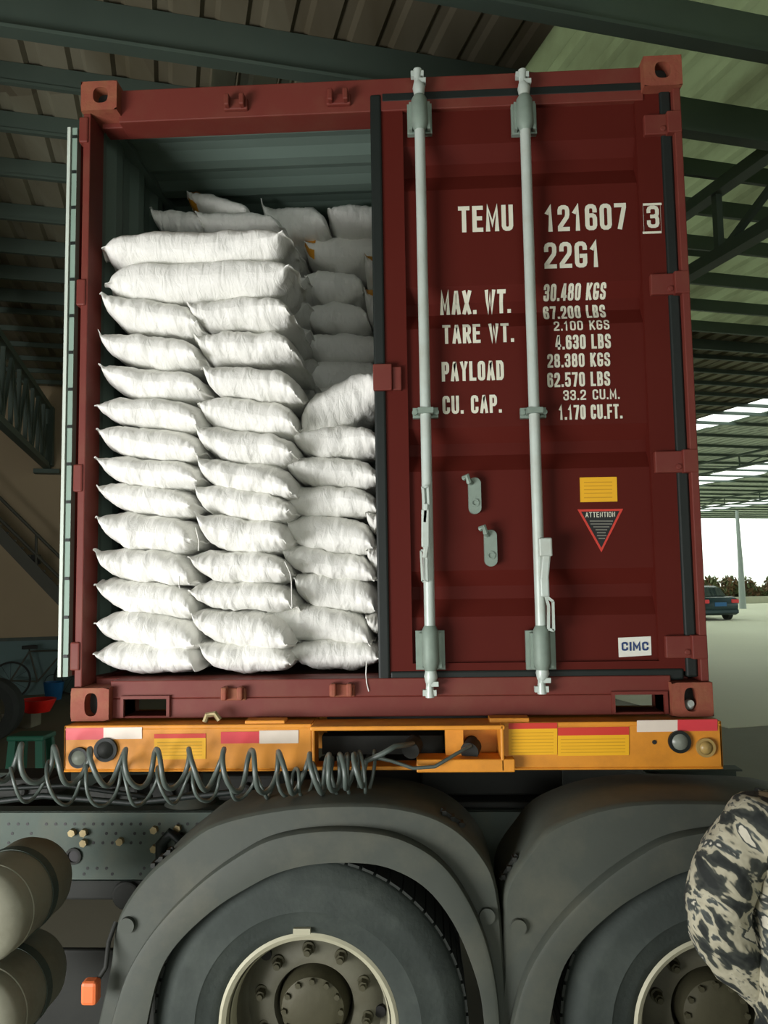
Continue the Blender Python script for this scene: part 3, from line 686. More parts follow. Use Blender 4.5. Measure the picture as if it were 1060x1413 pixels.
def lettering(txt, pxy, cap_px, width_px, name='lettering', mtl=M_text, bold=.16, Y=DY + .012, follow=True, parent=None, off=.0015, gap=.36):
    bl = at(pxy[0], pxy[1], Y); br = at(pxy[0] + width_px, pxy[1], Y); tl = at(pxy[0], pxy[1] - cap_px, Y)
    W_ = br.x - bl.x; H_ = tl.z - bl.z; th = bold * H_
    n_u = sum(GW.get(c, 1) for c in txt if c != ' '); n_g = sum(1 for c in txt if c != ' ') ; sp_ = txt.count(' ')
    cw = (W_ - th * n_g - .0) / (n_u + gap * (n_g - 1) + 1.3 * sp_)          # advance unit: stroke-free glyph width
    x = bl.x; words = []; cur = MB(); lay = 0
    for c in txt:
        if c == ' ': x += 1.3 * cw; words.append(cur) if cur.v else None; cur = MB() if cur.v else cur; continue
        gw = GW.get(c, 1) * cw
        for pl in GL[c]:
            P = [Vector((x + th / 2 + u * gw, bl.z + th / 2 + v * (H_ - th))) for u, v in pl]; closed = (P[0] - P[-1]).length < 1e-6
            if closed: P = P[:-1]
            n_ = len(P); L = []; R_ = []
            for i in range(n_):
                d0 = (P[i] - P[i - 1]) if (i or closed) else (P[1] - P[0]); d1 = (P[(i + 1) % n_] - P[i]) if (i < n_ - 1 or closed) else d0
                d0 = d0.normalized(); d1 = d1.normalized(); t_ = d0 + d1; t_ = t_.normalized() if t_.length > .2 else d0
                nn = Vector((-t_.y, t_.x)); k = min(1.9, 1 / max(.4, nn.dot(Vector((-d0.y, d0.x))))) * th / 2
                e = Vector((0, 0))
                if not closed and i == 0: e = -d0 * th / 2
                if not closed and i == n_ - 1: e = d0 * th / 2
                L.append(P[i] + nn * k + e); R_.append(P[i] - nn * k + e)
            lay += 1; vs = [V3((p.x, Y - .00025 * (lay % 3), p.y)) for p in L + R_]
            cur.add(vs, [(i, (i + 1) % n_, n_ + (i + 1) % n_, n_ + i) for i in range(n_ if closed else n_ - 1)])
        x += gw + th + gap * cw
    if cur.v: words.append(cur)
    for cur in words:
        bm = bmesh.new(); me = bpy.data.meshes.new(name); me.from_pydata(cur.v, [], cur.f); bm.from_mesh(me)
        if follow:
            for z, _ in prof:
                if bl.z - .01 < z < tl.z + .01:
                    bmesh.ops.bisect_plane(bm, geom=bm.verts[:] + bm.edges[:] + bm.faces[:], plane_co=(0, 0, z), plane_no=(0, 0, 1))
        for v in bm.verts:
            v.co.y += (DY + (depth(v.co.z) if v.co.x < XP1 else 0) - off - Y) if follow else -off
            v.co -= ORG[con.name]
        bm.to_mesh(me); bm.free(); me.materials.append(mtl)
        o = bpy.data.objects.new(name, me); COL.objects.link(o); o.parent = parent or rd
lettering('TEMU', (633, 320), 36, 76)
lettering('121607', (753, 319), 36, 113)
lettering('22G1', (752, 370), 36, 78)
lettering('3', (892, 317), 31, 17)
for (xa, ya, xb, yb) in ((887, 281, 913, 283), (887, 320, 913, 322), (887, 281, 889, 322), (911, 281, 913, 322)):
    a, b_ = at(xa, ya, DY), at(xb, yb, DY); m = MB(); m.box(a.x, b_.x, DY - .002, DY + .001, b_.z, a.z); m.build('check_digit_frame', M_text, rd)
for t, x, y, hh, ww in (('MAX. WT.', 608, 430, 30, 99), ('TARE WT.', 611, 474, 27, 99), ('PAYLOAD', 610, 526, 27, 86), ('CU. CAP.', 611, 571, 25, 82)):
    lettering(t, (x, y), hh, ww)
for t, x, y, hh, ww in (('30.480 KGS', 752, 411, 20, 87), ('67.200 LBS', 752, 438, 20, 87), ('2.100 KGS', 765, 456, 14, 77), ('4.630 LBS', 767, 482, 20, 77), ('28.380 KGS', 756, 507, 19, 87), ('62.570 LBS', 756, 534, 20, 87), ('33.2 CU.M.', 778, 552, 14, 78), ('1.170 CU.FT.', 772, 579, 20, 88)):
    lettering(t, (x, y), hh, ww)
def plate(name, corners, mtl, Y, th=.002, parent=None):
    m = MB(); P = [at(x, y, Y) for x, y in corners]
    m.prism([(p.x, p.z) for p in P], lambda u, v, t: V3((u, t, v)), (Y - th, Y)); return m.build(name, mtl, parent or rd)
PY = DY + .020
plate('yellow_label', ((800, 659), (851, 658), (852, 692), (801, 693)), M_lyel, PY)
for y in (665, 670, 675, 680, 686): plate('label_print', ((806, y), (845, y - .5), (845, y + 1), (806, y + 1.5)), M_lprint, PY - .0022, .0004)
plate('warning_label', ((797, 703), (860, 702), (830, 762)), M_lred, PY)
plate('warning_label_face', ((802, 706), (855, 705), (830, 756)), M_black, PY - .0022, .0005)
lettering('ATTENTION', (808, 714), 7, 41, mtl=M_text, bold=.14, Y=PY - .003, follow=False)
for y, a, b_ in ((719, 814, 846), (723, 815, 845), (727, 819, 841), (731, 822, 838), (735, 824, 836), (739, 824, 837), (743, 826, 835)):
    plate('label_print', ((a, y - .8), (b_, y - .8), (b_, y + .8), (a, y + .8)), M_greyp, PY - .003, .0004)
plate('maker_label', ((853, 880), (898, 878), (899, 904), (854, 907)), M_lwht, PY)
lettering('CIMC', (858, 898), 12, 37, mtl=M_blue, bold=.2, Y=PY - .003, follow=False)

# ---- left door folded back along the outside of the left wall
xa, xb = at(93, 300, .06).x, at(104, 300, .06).x
lz0, lz1 = at(95, 934, .06).z, at(100, 176, .06).z
m = MB(); m.box(xa + .004, xb - .002, .075, 1.22, lz0, lz1)
ldo = m.build('door', M_red, con); ldo['label'] = 'open left door folded back, seen on edge with pale gasket'
m = MB(); m.box(xa - .004, xa + .009, .055, .10, lz0, lz1); m.build('gasket', mat('pale_gasket_strip', rgb(196, 208, 196), 0.5), ldo)
m = MB(); m.box(xa + .014, xb + .001, .062, .10, lz0, lz1); m.build('edge_strip', mat('grey_green_edge_strip', rgb(132, 156, 142), 0.55), ldo)
for k in range(15):
    z = lz0 + .08 + k * (lz1 - lz0 - .12) / 14; m = MB(); m.box(xa + .016, xb, .058, .064, z - .006, z + .006); m.build('gasket_clip', M_rubber, ldo)

# ------------------------------------------------------------------ the sacks
ORD = ['bottom', 'second', 'third', 'fourth', 'fifth', 'sixth', 'seventh', 'eighth', 'ninth', 'tenth', 'eleventh', 'twelfth', 'thirteenth', 'fourteenth', 'fifteenth']
def sack_fn(W, L, T, a, p, seed, earl, earr, flat=.0):
    def f(u, v, s, amp=1.0):
        su, sv = abs(u), abs(v)
        tu = max(0, 1 - (su / .95) ** a) ** p; fin = max(0, su - .92) / .08; t = tu * max(0, 1 - sv ** 5) ** .5
        x = u * W / 2 * (1 - .07 * sv ** 4 * su ** 2 + .035 * noise.noise(V3((v * 2.5, seed * 2.3, u))) * su ** 4)
        y = v * L / 2 * (1 - .06 * (1 - su ** 2) * sv ** 3)
        nz = noise.noise(V3((u * 3.2 + seed * 7.1, v * 2.5, s * 3.1)))
        wr = noise.noise(V3((u * 11 + seed * 3.3, v * 3 + s * 2, seed))) * .008 + noise.noise(V3((u * 27 + seed * 3.3, v * 5, seed + s))) * .0045
        edge = (1 - t) ** .5
        z = s * (T / 2 * t * (1 + .18 * nz)) + wr * (0.35 + .65 * edge) * amp * (t ** .3) + s * .0015 * fin
        z += T / 2 * (1 - tu) * (earl if u < 0 else earr)
        z += .030 * fin * noise.noise(V3((u * 2 + seed, v * 3.5, seed)))
        z += .014 * noise.noise(V3((u * 1.5 + seed, v * 1.5, 5.0)))
        y -= (.007 * noise.noise(V3((u * 12 + seed, s * 2 * t, seed * 1.7))) + .012 * noise.noise(V3((u * 3.5 + seed, 1.0, seed)))) * sv ** 4
        z += .006 * noise.noise(V3((u * 18, seed, 0))) * max(0, sv - .8) * 5
        return V3((x, y, z))
    return f
NS = 0
def sack(label, xl, yl, xr, yr, h, Y=.045, L=.74, side=False, earl=.7, earr=-.6, group='white sacks stacked inside the container', pitch=0, T=None, name='sack'):
    global NS
    NS += 1; seed = NS * 1.37
    pl, pr = at(xl, yl, Y + .05), at(xr, yr, Y + .05)
    pl.x = max(pl.x, .052)
    W = (pr - pl).length * 1.03; c = (pl + pr) / 2; c.y = Y + L / 2
    ex = (pr - pl).normalized(); ez = V3((-ex.z, 0, ex.x))
    T = T or h * (Y + .10 - CAM_LOC.y) / FPX
    T *= 1.05
    a, p = (3.0, .5) if not side else (6.0, .5)
    fn = sack_fn(W * 1.0, L, T, a, p, seed, earl, earr)
    ca, sa_ = cos(pitch), sin(pitch)
    def wp(u, v, s, k=0):
        q = fn(u, v, s); y, z = q.y, q.z + k * s
        return c + ex * q.x + V3((0, 1, 0)) * (y * ca - z * sa_) + ez * (y * sa_ + z * ca)
    nu, nv = 56, 28
    U = [sin(pi / 2 * (2 * i / nu - 1)) * .6 + (2 * i / nu - 1) * .4 for i in range(nu + 1)]
    Vv = [sin(pi / 2 * (2 * i / nv - 1)) * .8 + (2 * i / nv - 1) * .2 for i in range(nv + 1)]
    m = MB()
    for s in (1, -1):
        vs = [wp(u, v, s, .0012) for v in Vv for u in U]
        m.add(vs, [(j * (nu + 1) + i, j * (nu + 1) + i + 1, (j + 1) * (nu + 1) + i + 1, (j + 1) * (nu + 1) + i) for j in range(nv) for i in range(nu)])
    K = (nu + 1) * (nv + 1)
    rim = [i for i in range(nu)] + [j * (nu + 1) + nu for j in range(nv)] + [nv * (nu + 1) + nu - i for i in range(nu)] + [(nv - j) * (nu + 1) for j in range(nv)]
    m.f += [[rim[i], rim[(i + 1) % len(rim)], K + rim[(i + 1) % len(rim)], K + rim[i]] for i in range(len(rim))]; m.m += [0] * len(rim)
    base = V3((c.x, c.y, c.z - T / 2))
    o = m.build(name, M_sack, at_=base, smooth=70)
    tag(o, label, 'sack', group)
    o['_'] = 0; del o['_']
    return o, wp
def patch(o, wp, u0, u1, v0, v1, s=1, name='printed_mark', mtl=None):
    m = MB(); n = 10
    vs = [wp(u0 + (u1 - u0) * i / n, v0 + (v1 - v0) * j / n, s, .004) - V3((0, .004, 0)) for j in range(n + 1) for i in range(n + 1)]
    m.add(vs, [(j * (n + 1) + i, j * (n + 1) + i + 1, (j + 1) * (n + 1) + i + 1, (j + 1) * (n + 1) + i) for j in range(n) for i in range(n)])
    m.build(name, mtl or M_sprint, o, smooth=60)
def thread(o, pts):
    m = MB(); m.tube(pts, .0022, 6); m.build('sewing_thread', M_sack, o)

LEFT = [(128, 906, 278, 910, 45), (127, 862, 277, 880, 50), (131, 815, 274, 836, 48), (131, 778, 271, 786, 48), (130, 726, 272, 742, 53), (132, 680, 271, 697, 43),
        (131, 646, 281, 655, 43), (132, 602, 281, 618, 47), (133, 562, 285, 573, 44), (134, 520, 285, 532, 45), (135, 474, 280, 487, 46), (138, 423, 279, 441, 50)]
MID = [(273, 905, 406, 910, 44), (262, 862, 404, 877, 50), (262, 823, 407, 822, 42), (262, 780, 400, 786, 46), (268, 732, 401, 742, 50), (266, 684, 404, 704, 48),
       (268, 648, 410, 668, 45), (268, 606, 409, 622, 49), (274, 565, 413, 578, 52), (276, 522, 416, 530, 49), (268, 478, 408, 470, 48), (258, 432, 403, 424, 49)]
RIGHT = [(400, 905, 527, 903, 43), (362, 856, 516, 868, 50), (402, 810, 525, 824, 50), (386, 768, 522, 786, 42), (394, 730, 520, 744, 52), (374, 690, 527, 690, 44),
         (392, 648, 527, 652, 43), (400, 608, 529, 604, 46)]
random.seed(11)
made = {}
for nm, rows, what in (('left', LEFT, 'left column'), ('mid', MID, 'middle column'), ('right', RIGHT, 'right column beside the shut door')):
    for i, (a, b_, c, d, h) in enumerate(rows):
        lay = 'bottom layer' if i == 0 else ORD[i] + ' layer up'
        e1, e2 = random.uniform(.3, .75), random.uniform(-.75, -.1)
        if nm == 'left' and i in (0, 1, 8): e1 = .15
        made[nm, i] = sack(f'plump white sack, front {what}, {lay}', a, b_, c, d, h, Y=(.165 if nm == 'right' else .045) + random.uniform(-.008, .012), earl=e1, earr=e2)
made['tilt', 0] = sack('tilted white sack slumping on top of the front right column', 409, 584, 536, 524, 62, Y=.165, earl=-.5, earr=.3)
sack('long white sack lying crosswise, thirteenth layer at the front left', 147, 388, 406, 381, 53, Y=.045, L=.46, side=True, earl=-.3, earr=.4)
sack('long white sack lying crosswise, topmost layer at the front left', 139, 343, 399, 336, 48, Y=.045, L=.46, side=True, earl=-.1, earr=.4)
# second row of the load
G2 = 'white sacks in the second row of the load'
def back(label, *a, **k):
    k.setdefault('Y', .92); k.setdefault('group', G2); return sack(label, *a, **k)
back('white sack lying behind the topmost front left sack', 160, 305, 284, 305, 34, Y=.66, L=.5)
back('white sack behind the topmost front left sack, its end at the gap', 268, 308, 392, 306, 36, Y=.66, L=.5)
for i, (y, x1_) in enumerate(((346, 414), (388, 428), (424, 430), (462, 432), (500, 436), (536, 440))):
    o = back(f'dim white sack end behind the middle column, {("top", "second", "third", "fourth", "fifth", "lowest")[i]} of those showing', x1_ - 145, y, x1_, y + 5, 46, Y=.88, earr=.2)
    if i in (0, ): patch(*o, .80, .97, -.97, -.70)
rows = [(305, 360, 455, 48), (298, 452, 560, 44), (344, 418, 548, 48), (391, 420, 505, 46), (434, 420, 512, 44), (476, 420, 536, 44), (514, 412, 536, 44), (552, 412, 536, 46)]
labs = ['white sack with a raised corner on top of the second row, at the gap', 'white sack on top of the second row, beside the door edge', 'dim white sack in the gap, second layer down with orange mark', 'dim plump white sack in the gap, third layer down', 'dim white sack in the gap, fourth layer down', 'dim white sack in the gap, fifth layer down', 'dim white sack in the gap, sixth layer down', 'dim white sack in the gap behind the tilted sack']
for i, (y, a, b_, h) in enumerate(rows):
    o = back(labs[i], a, y, b_, y + (2 if i else -2), h, Y=.98 if i > 1 else .88, earl=1.0 if i == 0 else .2, L=.7)
    if i == 2: patch(*o, -.97, -.72, -.99, -.80, 1); patch(*o, -.97, -.74, -.99, -.86, -1)
o = back('white sack end with orange print beside the door edge, upper', 500, 372, 580, 378, 48, Y=.80); patch(*o, -.96, -.6, -.99, -.7)
o = back('white sack end with orange print beside the door edge, lower', 500, 416, 580, 424, 50, Y=.80); patch(*o, -.96, -.6, -.99, -.7)
o = back('slack white sack end with orange print sticking up at the back', 258, 275, 348, 293, 24, Y=.76, L=.42, earl=.3, pitch=0); patch(*o, -.95, -.62, -.9, -.2); patch(*o, -.95, -.62, -.9, -.2, -1)
# small sack tips showing between the right column and the door
for i, (y, hh) in enumerate(((720, 34), (771, 36), (861, 30))):
    sack(f'white sack tip poking out by the door gasket, {("upper", "middle", "lowest")[i]}', 503, y, 580, y + 6, hh, Y=.19, group='white sack tips beside the door gasket')
# dangling threads
def th(key, pts, Y=.03): thread(made[key][0], [at(x, y, Y) for x, y in pts])
th(('right', 0), [(506, 912), (505, 930), (506, 942), (509, 954)], .035)
th(('mid', 3), [(393, 775), (400, 790), (402, 800), (403, 838)])
th(('left', 3), [(247, 795), (247, 806), (248, 812)])
th(('left', 4), [(270, 728), (274, 745), (274, 760)])

# ------------------------------------------------------------------ the trailer
TZ1 = Z0 - .006; TZ0 = 1.30
tr = thing('trailer', 'yellow skeletal trailer beam with red and white tape under the container', 'trailer', (1.22, .2, TZ0))
TY = -.06
bx0, bx1 = at(88, 1030, TY).x, at(997, 1020, TY).x
gx0, gx1 = at(430, 1030, TY).x, at(694, 1030, TY).x
m = MB()
for a, b_ in ((bx0, gx0), (gx1, bx1)):
    m.box(a, b_, TY, TY + .012, TZ0, TZ1 - .012); m.box(a, b_, TY, .30, TZ1 - .016, TZ1); m.box(a, b_, TY, .10, TZ0 - .008, TZ0)
m.box(at(640, 1030, TY).x, gx1, TY + .11, TY + .12, TZ0, TZ1 - .01); m.box(bx0, bx1, .30, .31, TZ0, TZ1)
m.box(gx0, gx0 + .012, TY, TY + .11, TZ0, TZ1); m.box(gx1 - .012, gx1, TY - .05, TY + .11, TZ0, TZ1)
m.box(bx0, bx0 + .012, TY, .30, TZ0, TZ1); m.box(bx1 - .012, bx1, TY, .30, TZ0, TZ1)
m.build('front_beam', M_yel, tr, bevel=0.004)
m = MB(); m.box(gx0 + .02, gx1 - .02, .26, .29, TZ0 + .002, TZ1 - .02); m.box(gx0 + .02, at(612, 1030, TY).x, TY + .15, TY + .22, TZ0 + .02, TZ0 + .09); m.build('coupling_shade_plate', M_dark, tr)  # coupling box, plus a dark plate in place of the recess's shaded interior
m = MB(); a = at(428, 1000, TY - .05).x; b_ = at(697, 1000, TY - .05).x
m.box(a, b_, TY - .05, TY + .11, at(560, 1008, TY - .05).z, TZ1 - .001)
m.build('recess_lip', M_yel, tr, bevel=0.004)
m = MB(); m.box(at(575, 1060, TY - .05).x, at(711, 1060, TY - .05).x, TY - .05, TY + .06, at(640, 1066, TY - .05).z, at(640, 1048, TY - .05).z); m.box(gx0, at(575, 1060, TY).x, TY, TY + .1, TZ0 - .006, TZ0 + .008); m.build('lower_lip', M_yel, tr, bevel=0.004)
m = MB(); m.box(at(615, 1030, TY).x, at(640, 1030, TY).x, TY + .02, TY + .11, TZ0, TZ1 - .02); m.build('recess_post', M_yel, tr)
m = MB()
for x in (.60, 1.62): m.box(x, x + .16, .31, 8.0, 1.29, TZ1 - .03)
m.build('main_rail', M_yel, tr)
# ledge the sill rests on
m = MB(); m.box(at(342, 990, 0).x, at(396, 990, 0).x, -.05, .02, TZ1 - .004, TZ1 + .012); m.box(at(674, 985, 0).x, at(728, 985, 0).x, -.05, .02, TZ1 - .004, TZ1 + .014); m.build('stop_pad', M_yel, tr, bevel=0.003)
m = MB(); c = at(293, 989, -.03); m.tube([(c.x - .028, -.03, TZ1 + .006), (c.x - .02, -.03, TZ1 + .03), (c.x + .01, -.03, TZ1 + .036), (c.x + .028, -.03, TZ1 + .012)], .011, 8); m.build('locking_clip', M_brass, tr)
def tp(name, x0, y0, x1_, y1, mtl, tilt=-.012, dy=.0015, th=.0015):
    s = (x1_ - x0) * tilt; Y = TY - dy
    return plate(name, ((x0, y0), (x1_, y0 + s), (x1_, y1 + s), (x0, y1)), mtl, Y, th, tr)
tp('red_tape', 91, 1005, 143, 1021, M_tred); tp('white_tape', 143, 1004, 196, 1020, M_twht)
tp('red_tape', 305, 1010, 358, 1026, M_tred); tp('white_tape', 358, 1008, 412, 1026, M_twht)
tp('white_tape', 879, 994, 935, 1010, M_twht); tp('red_tape', 935, 993, 990, 1009, M_tred)
def lab(x0, y0, x1_, y1, red):
    if red: tp('label_red_band', x0, y0, x1_, y0 + red, M_lred)
    tp('yellow_label', x0, y0 + red, x1_, y1, M_lyel)
    y = y0 + red + 5
    while y < y1 - 3: tp('label_print', x0 + 4, y, x1_ - 5, y + 1.2, M_lprint, dy=.0032, th=.0003); y += 4.5
lab(213, 1013, 284, 1048, 6); lab(702, 998, 769, 1042, 8); lab(770, 1004, 868, 1043, 11)
def lamp(px, py, r, mtl, rimm, name):
    c = at(px, py, TY); Mx = Matrix.Translation((c.x, TY, c.z)) @ Matrix.Rotation(pi / 2, 4, 'X')
    m = MB(); m.lathe([(r * .72, 0), (r * .72, .014), (r, .014), (r, 0)], Mx, 32, closed=True); o = m.build(name, rimm, tr, smooth=40)
    m = MB(); m.lathe([(0, .024), (r * .4, .022), (r * .72, .012), (r * .72, .001), (0, .001)], Mx, 32); m.build('lens', mtl, o, smooth=50)
lamp(147, 1034, .044, M_dark, M_rubber, 'grommet'); lamp(110, 1045, .038, M_lens, M_rubber, 'marker_lamp')
lamp(937, 1023, .040, M_lens, M_rubber, 'marker_lamp'); lamp(973, 1031, .034, M_lensy, M_lensy, 'marker_lamp')
m = MB(); c = at(903, 1024, TY); m.cyl((c.x, TY - .003, c.z), (c.x, TY + .004, c.z), .008, 12); m.build('bolt_hole', M_dark, tr)
for px, py in ((572, 1026), (652, 1028)):
    c = at(px, py, TY + .06); m = MB(); m.cyl((c.x, TY + .11, c.z), (c.x, TY + .05, c.z), .026, 16); m.cyl((c.x, TY + .05, c.z), (c.x - .015, TY + .0, c.z - .012), .034, 16); m.build('air_coupling', M_dark, tr, smooth=40)

# ------------------------------------------------------------------ coiled air hoses
def coil(label, pts, r_of, turns, phase, wire, lead_in=None, lead_out=None):
    N = turns * 26; path = []
    P = [V3(p) for p in pts]
    def axis(t):
        f = t * (len(P) - 1); i = min(int(f), len(P) - 2); f -= i; return P[i].lerp(P[i + 1], f)
    for k in range(N + 1):
        t = k / N; tt = t + .12 * sin(pi * t) * 0
        a = 2 * pi * turns * t + phase; r = r_of(t); c = axis(t)
        path.append(c + V3((.006 * sin(a * 1.7 + phase), r * .78 * cos(a), r * sin(a) * (1 + .13 * sin(5.1 * t + phase)))))
    if lead_in: path = [V3(q) for q in lead_in] + path
    if lead_out: path = path + [V3(q) for q in lead_out]
    m = MB(); m.tube(path, wire, 8)
    return tag(m.build('coiled_air_hose', M_hose, smooth=60), label, 'hose', 'coiled air hoses under the yellow beam')
HY = -.20
A = lambda x, y, Y=HY: at(x, y, Y)
coil('dark grey coiled air hose with wide loops hanging before the yellow beam', [A(-30, 1050), A(140, 1059), A(300, 1062), A(440, 1068), A(505, 1062)], lambda t: .066 - .010 * sin(t * 7), 14, .4, .0095,
     None, [A(528, 1040, -.19), A(545, 1030, -.17), A(560, 1028, -.12), A(570, 1026, -.075)])
coil('thinner coiled air hose sagging lower, ending under the yellow recess', [A(20, 1078, -.14), A(200, 1084, -.14), A(360, 1086, -.14), A(450, 1074, -.14), A(520, 1066, -.14)], lambda t: .062 + .014 * sin(t * 9), 14, 2.2, .0065,
     None, [A(540, 1050, -.15), A(570, 1060, -.15), A(600, 1058, -.14), A(630, 1040, -.12), A(650, 1029, -.07)])

# ------------------------------------------------------------------ the tractor
TW = -.33
wc = at(425, 1418, TW)
truck = thing('truck_tractor', 'dusty grey truck tractor rear with two wheels under curved fenders', 'truck', (wc.x, 0, 0))
RW = .528; ZW = RW
def wheel(cx, y_out, sgn=1, first=None):
    Mx = Matrix.Translation((cx, y_out, ZW)) @ Matrix.Rotation(sgn * -pi / 2, 4, 'X')     # local +z goes inward
    wb = bpy.data.objects.new('wheel', None); COL.objects.link(wb); wb.parent = truck; wb.empty_display_size = .1
    ORG[wb.name] = ORG[truck.name]
    def P(m, name, mtl, sm=35): return m.build(name, mtl, wb, smooth=sm)
    m = MB(); m.lathe([(.285, .030), (.297, .012), (.33, -.002), (.37, -.008), (.375, -.012), (.385, -.010), (.43, .0), (.45, -.001), (.463, .004), (.492, .02), (.512, .036), (.522, .05), (.525, .27), (.50, .29), (.40, .30), (.285, .27)], Mx, 96); P(m, 'tire', M_tyre)
    m = MB()
    for k in range(64):                                                    # shoulder tread blocks
        a = 2 * pi * k / 64; Mk = Mx @ Matrix.Rotation(a, 4, 'Z')
        m.box(.505, .529, -.020, .020, .048, .27, 0, Mk)
    P(m, 'tread', M_tread)
    m = MB(); m.lathe([(.285, .30), (.40, .31), (.50, .32), (.526, .34), (.526, .55), (.50, .58), (.40, .585), (.285, .56)], Mx, 64); P(m, 'inner_tire', M_tread)
    m = MB(); m.lathe([(.272, .040), (.276, .012), (.290, .004), (.300, .010), (.298, .026), (.285, .045), (.264, .07), (.258, .09), (.262, .05), (.268, .04)], Mx, 72); P(m, 'rim_flange', M_rimedge)
    m = MB(); m.lathe([(.270, .04), (.258, .09), (.252, .17), (.238, .185), (.215, .165), (.165, .145), (.140, .148), (.132, .175), (.130, .26), (.128, .30)], Mx, 72)
    rim = P(m, 'rim', M_rim, 40)
    for k in range(10):
        a = 2 * pi * (k + .35) / 10; m = MB(); c = V3((.188 * cos(a), .188 * sin(a), 0))
        m.cyl(Mx @ (c + V3((0, 0, .16))), Mx @ (c + V3((0, 0, .148))), .023, 16); m.cyl(Mx @ (c + V3((0, 0, .15))), Mx @ (c + V3((0, 0, .120))), .0165, 6); m.cyl(Mx @ (c + V3((0, 0, .125))), Mx @ (c + V3((0, 0, .108))), .010, 10)
        P(m, 'lug_nut', M_hub)
    for k in range(5):
        a = 2 * pi * (k + .1) / 5; m = MB(); c = V3((.232 * cos(a), .232 * sin(a), .172)); m.cyl(Mx @ (c + V3((0, 0, .02))), Mx @ (c + V3((-.002, 0, -.008))), .020, 14); P(m, 'hand_hole', M_black)
    m = MB(); m.lathe([(.128, .30), (.122, .16), (.112, .13), (.108, .115), (.085, .105), (.070, .10), (.03, .096), (0, .095)], Mx, 48); hub = P(m, 'hub', M_hub, 30)
    for k in range(12):
        m = MB(); a = 2 * pi * k / 12; c = V3((.098 * cos(a), .098 * sin(a), 0)); m.cyl(Mx @ (c + V3((0, 0, .112))), Mx @ (c + V3((0, 0, .098))), .010, 6); P(m, 'hub_bolt', M_hub)
    m = MB(); c = V3((.02, .318, -.004)); Mk = Mx @ Matrix.Rotation(radians(0), 4, 'Z')
    m.box(-.045, .012, -.322, -.303, -.014, .004, 0, Mk); P(m, 'balance_weight', M_rimedge)
    return wb
AX = 1.36
w1 = wheel(wc.x, TW)
def copy_wheel(wb, off):
    c = wb.copy(); COL.objects.link(c); c.location = off
    for ch in list(wb.children):
        d = ch.copy(); COL.objects.link(d); d.parent = c
w1_children = list(w1.children)
copy_wheel(w1, (AX, 0, 0))
# far side pair, turned about to face the other way
for dx in (0, AX):
    c = w1.copy(); COL.objects.link(c)
    RM = Matrix.Rotation(pi, 4, 'Z'); c.matrix_basis = Matrix.Translation((dx, 2 * .56, 0)) @ RM
    for ch in w1_children:
        d = ch.copy(); COL.objects.link(d); d.parent = c

# fenders: a dusty band with a flat outer lip, faceted shoulders
FY = TW - .03
outer = [(128, 1460), (143, 1400), (165, 1335), (205, 1285), (262, 1225), (315, 1186), (372, 1160), (440, 1148), (515, 1150), (568, 1166), (612, 1196), (650, 1242), (680, 1300), (702, 1370), (715, 1460)]
inner = [(196, 1460), (205, 1400), (222, 1338), (250, 1296), (296, 1254), (340, 1226), (385, 1204), (440, 1192), (508, 1192), (552, 1204), (590, 1228), (622, 1268), (646, 1318), (664, 1378), (672, 1460)]
guss = [(126, 1460), (140, 1400), (154, 1335), (164, 1272), (200, 1216), (250, 1172), (300, 1139), (395, 1118), (500, 1113), (570, 1121), (622, 1142), (662, 1180), (684, 1230), (694, 1340), (700, 1460)]
outer = [(144, 1460), (156, 1400), (179, 1335), (219, 1275), (272, 1222), (322, 1185), (373, 1158), (440, 1146), (515, 1148), (568, 1163), (612, 1193), (646, 1240), (672, 1300), (687, 1370), (694, 1460)]
def crs(P, k=5):
    out = []
    for i in range(len(P) - 1):
        a, b, c, d = P[max(i - 1, 0)], P[i], P[i + 1], P[min(i + 2, len(P) - 1)]
        for q in range(k):
            t = q / k; out.append(tuple(.5 * (2 * b[x] + (c[x] - a[x]) * t + (2 * a[x] - 5 * b[x] + 4 * c[x] - d[x]) * t * t + (3 * b[x] - a[x] - 3 * c[x] + d[x]) * t ** 3) for x in (0, 1)))
    return out + [P[-1]]
O = [at(x, y, FY) for x, y in crs(outer)]; I = [at(x, y, FY) for x, y in crs(inner)]; G1 = [at(x, y, FY + .05) for x, y in crs(guss)]
guss2 = [(142, 1460), (151, 1400), (158, 1335), (161, 1280), (166, 1228), (194, 1184), (236, 1142), (335, 1113)] + guss[8:]
G2 = [at(x, y, FY + .05) for x, y in crs(guss2)]
